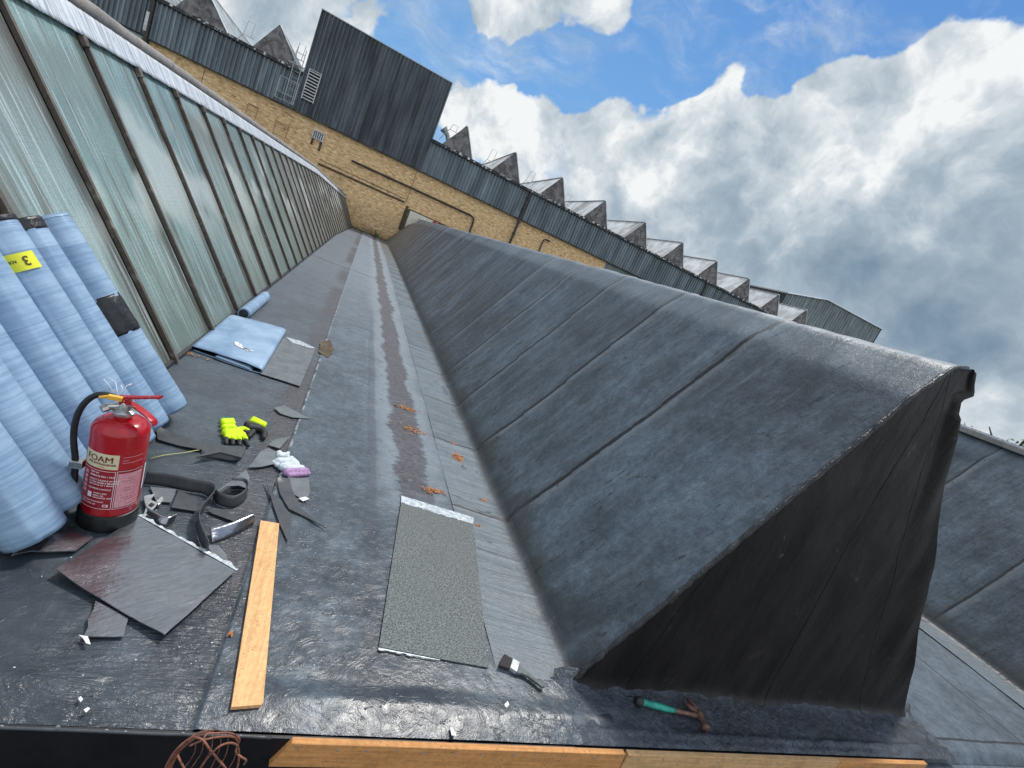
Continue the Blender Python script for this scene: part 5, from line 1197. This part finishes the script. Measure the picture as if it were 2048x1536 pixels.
# ------------------------------------------------------------------ litter and small things
def leaves(px, n, spread, label, seed, elong=(1, .5)):
    r = random.Random(seed); c = G(*px, .008); b = MB()
    for i in range(int(n * 2.2)):
        x = r.gauss(0, spread * elong[0]); y = r.gauss(0, spread * elong[1]); s = r.uniform(.006, .012); a = r.uniform(0, 6.28); zz = r.uniform(.001, .006)
        p = Vector((x, y, zz)); u = Vector((math.cos(a), math.sin(a), r.uniform(-.4, .5))) * s; v = Vector((-math.sin(a), math.cos(a), r.uniform(-.4, .5))) * s * .45
        if p.z - abs(u.z) - abs(v.z) < .0005: p.z = abs(u.z) + abs(v.z) + .0005
        b.quad(p - u, p + v, p + u, p - v)
    o = b.build('dry_leaves', M['leaf_brown']); o.location = c; tag(o, label, 'dry leaves', kind='stuff')
leaves((812, 817), 70, .045, 'orange brown catkin litter, farthest patch in the dark gutter stain', 1); leaves((826, 860), 55, .06, 'scattered orange litter across the dark stain between two laps', 2); leaves((906, 887), 16, .018, 'tiny orange litter tuft just above the largest clump', 3)
leaves((915, 915), 95, .028, 'largest bright orange clump of dry litter beside the foot of the ridge', 4, (.8, 1)); leaves((868, 982), 55, .035, 'orange litter in the stain just above the foil edge of the patch', 5); leaves((967, 1001), 14, .012, 'small red brown litter speck right of the foil edge', 6)
leaves((835, 665), 14, .03, 'faint orange litter far up the foot of the ridge', 7); leaves((862, 693), 10, .02, 'few dry leaves beside a lap far up the ridge foot', 8); leaves((955, 1052), 12, .012, 'mossy litter at the right end of the foil edge', 9); leaves((460, 1270), 3, .006, 'brown sandy crumb beside the left edge of the plank', 10)
leaves((370, 705), 40, .05, 'brown debris along the front of the folded blue membrane', 11, (1.4, .3)); leaves((556, 715), 26, .03, 'brown crumbs along the right side of the folded blue membrane', 12, (.4, 1.3))
sheet('dirt_patch', [(640, 686), (660, 680), (668, 700), (655, 716), (638, 705)], .0075, .002, 'wall_stain', 'flat patch of dried grey dirt on the middle lap', 'dirt patch', rough=.006)
for i, (px, lab) in enumerate((([(597, 997), (610, 994), (619, 998), (606, 1003)], 'tiny white plastic scrap left of the mineral patch'), ([(156, 1398), (161, 1393), (166, 1399), (161, 1405)], 'white flake near the front edge, left one of the pair'), ([(167, 1420), (176, 1415), (180, 1418), (172, 1426)], 'white flake nearest the front edge at the lower left'),
                                ([(157, 1271), (175, 1274), (181, 1290), (172, 1288), (165, 1277)], 'white torn film scrap at the corner of the small ragged offcut'), ([(900, 1456), (905, 1455), (913, 1472), (903, 1471)], 'clear plastic shard at the roof edge above the longest board'), ([(1008, 1410), (1015, 1403), (1018, 1411), (1012, 1416)], 'white speck by the wrinkled seam left of the hammer'))):
    sheet('plastic_scrap', px, .014, .0015, 'paper_white', lab, 'scrap', sub=0)
p = [G(300, 917, .012), G(330, 910, .012), G(370, 905, .012), G(408, 898, .012)]; b = MB(); cc = p[0].copy(); b.tube([q - cc for q in p], .0025, 6); o = b.build('cord', M['cord'], smooth=True); o.location = cc; tag(o, 'thin yellow cord running right from behind the extinguisher', 'cord')
# scattered specks of grit over the deck
b = MB(); r = random.Random(5)
for i in range(420):
    y = 1.25 + 7 * r.random() ** 1.8; x = r.uniform(-.8, 1.35); s = r.uniform(.0012, .0035); b.box((x, y, .007), (x + s * r.uniform(.6, 1.6), y + s, .007 + s * .8))
tag(b.build('grit', M['foil_edge']), 'fine pale grit scattered over the flat felt', 'grit', kind='stuff')
# weed growing at the brick wall
c = Vector((.72, 29.4, 0)); wdp = empty('weed', c); tag(wdp, 'small green weed growing at the foot of the brick wall', 'weed')
b = MB(); s = MB(); r = random.Random(8)
for i in range(16):
    a = r.uniform(0, 6.28); h = r.uniform(.15, .5); tip = Vector((math.cos(a) * .18, math.sin(a) * .1, h)); s.tube([(0, 0, 0), tip * .5 + Vector((0, 0, .05)), tip], .006, 5)
    for k in range(5):
        q = tip * (.5 + .12 * k); u = Vector((r.uniform(-1, 1), r.uniform(-1, 1), r.uniform(-.3, .6))).normalized() * .045; v = u.orthogonal().normalized() * .02; b.quad(q, q + u * .5 + v, q + u, q + u * .5 - v)
s.build('stem', M['leaf_green'], wdp); b.build('foliage', M['leaf_green'], wdp)
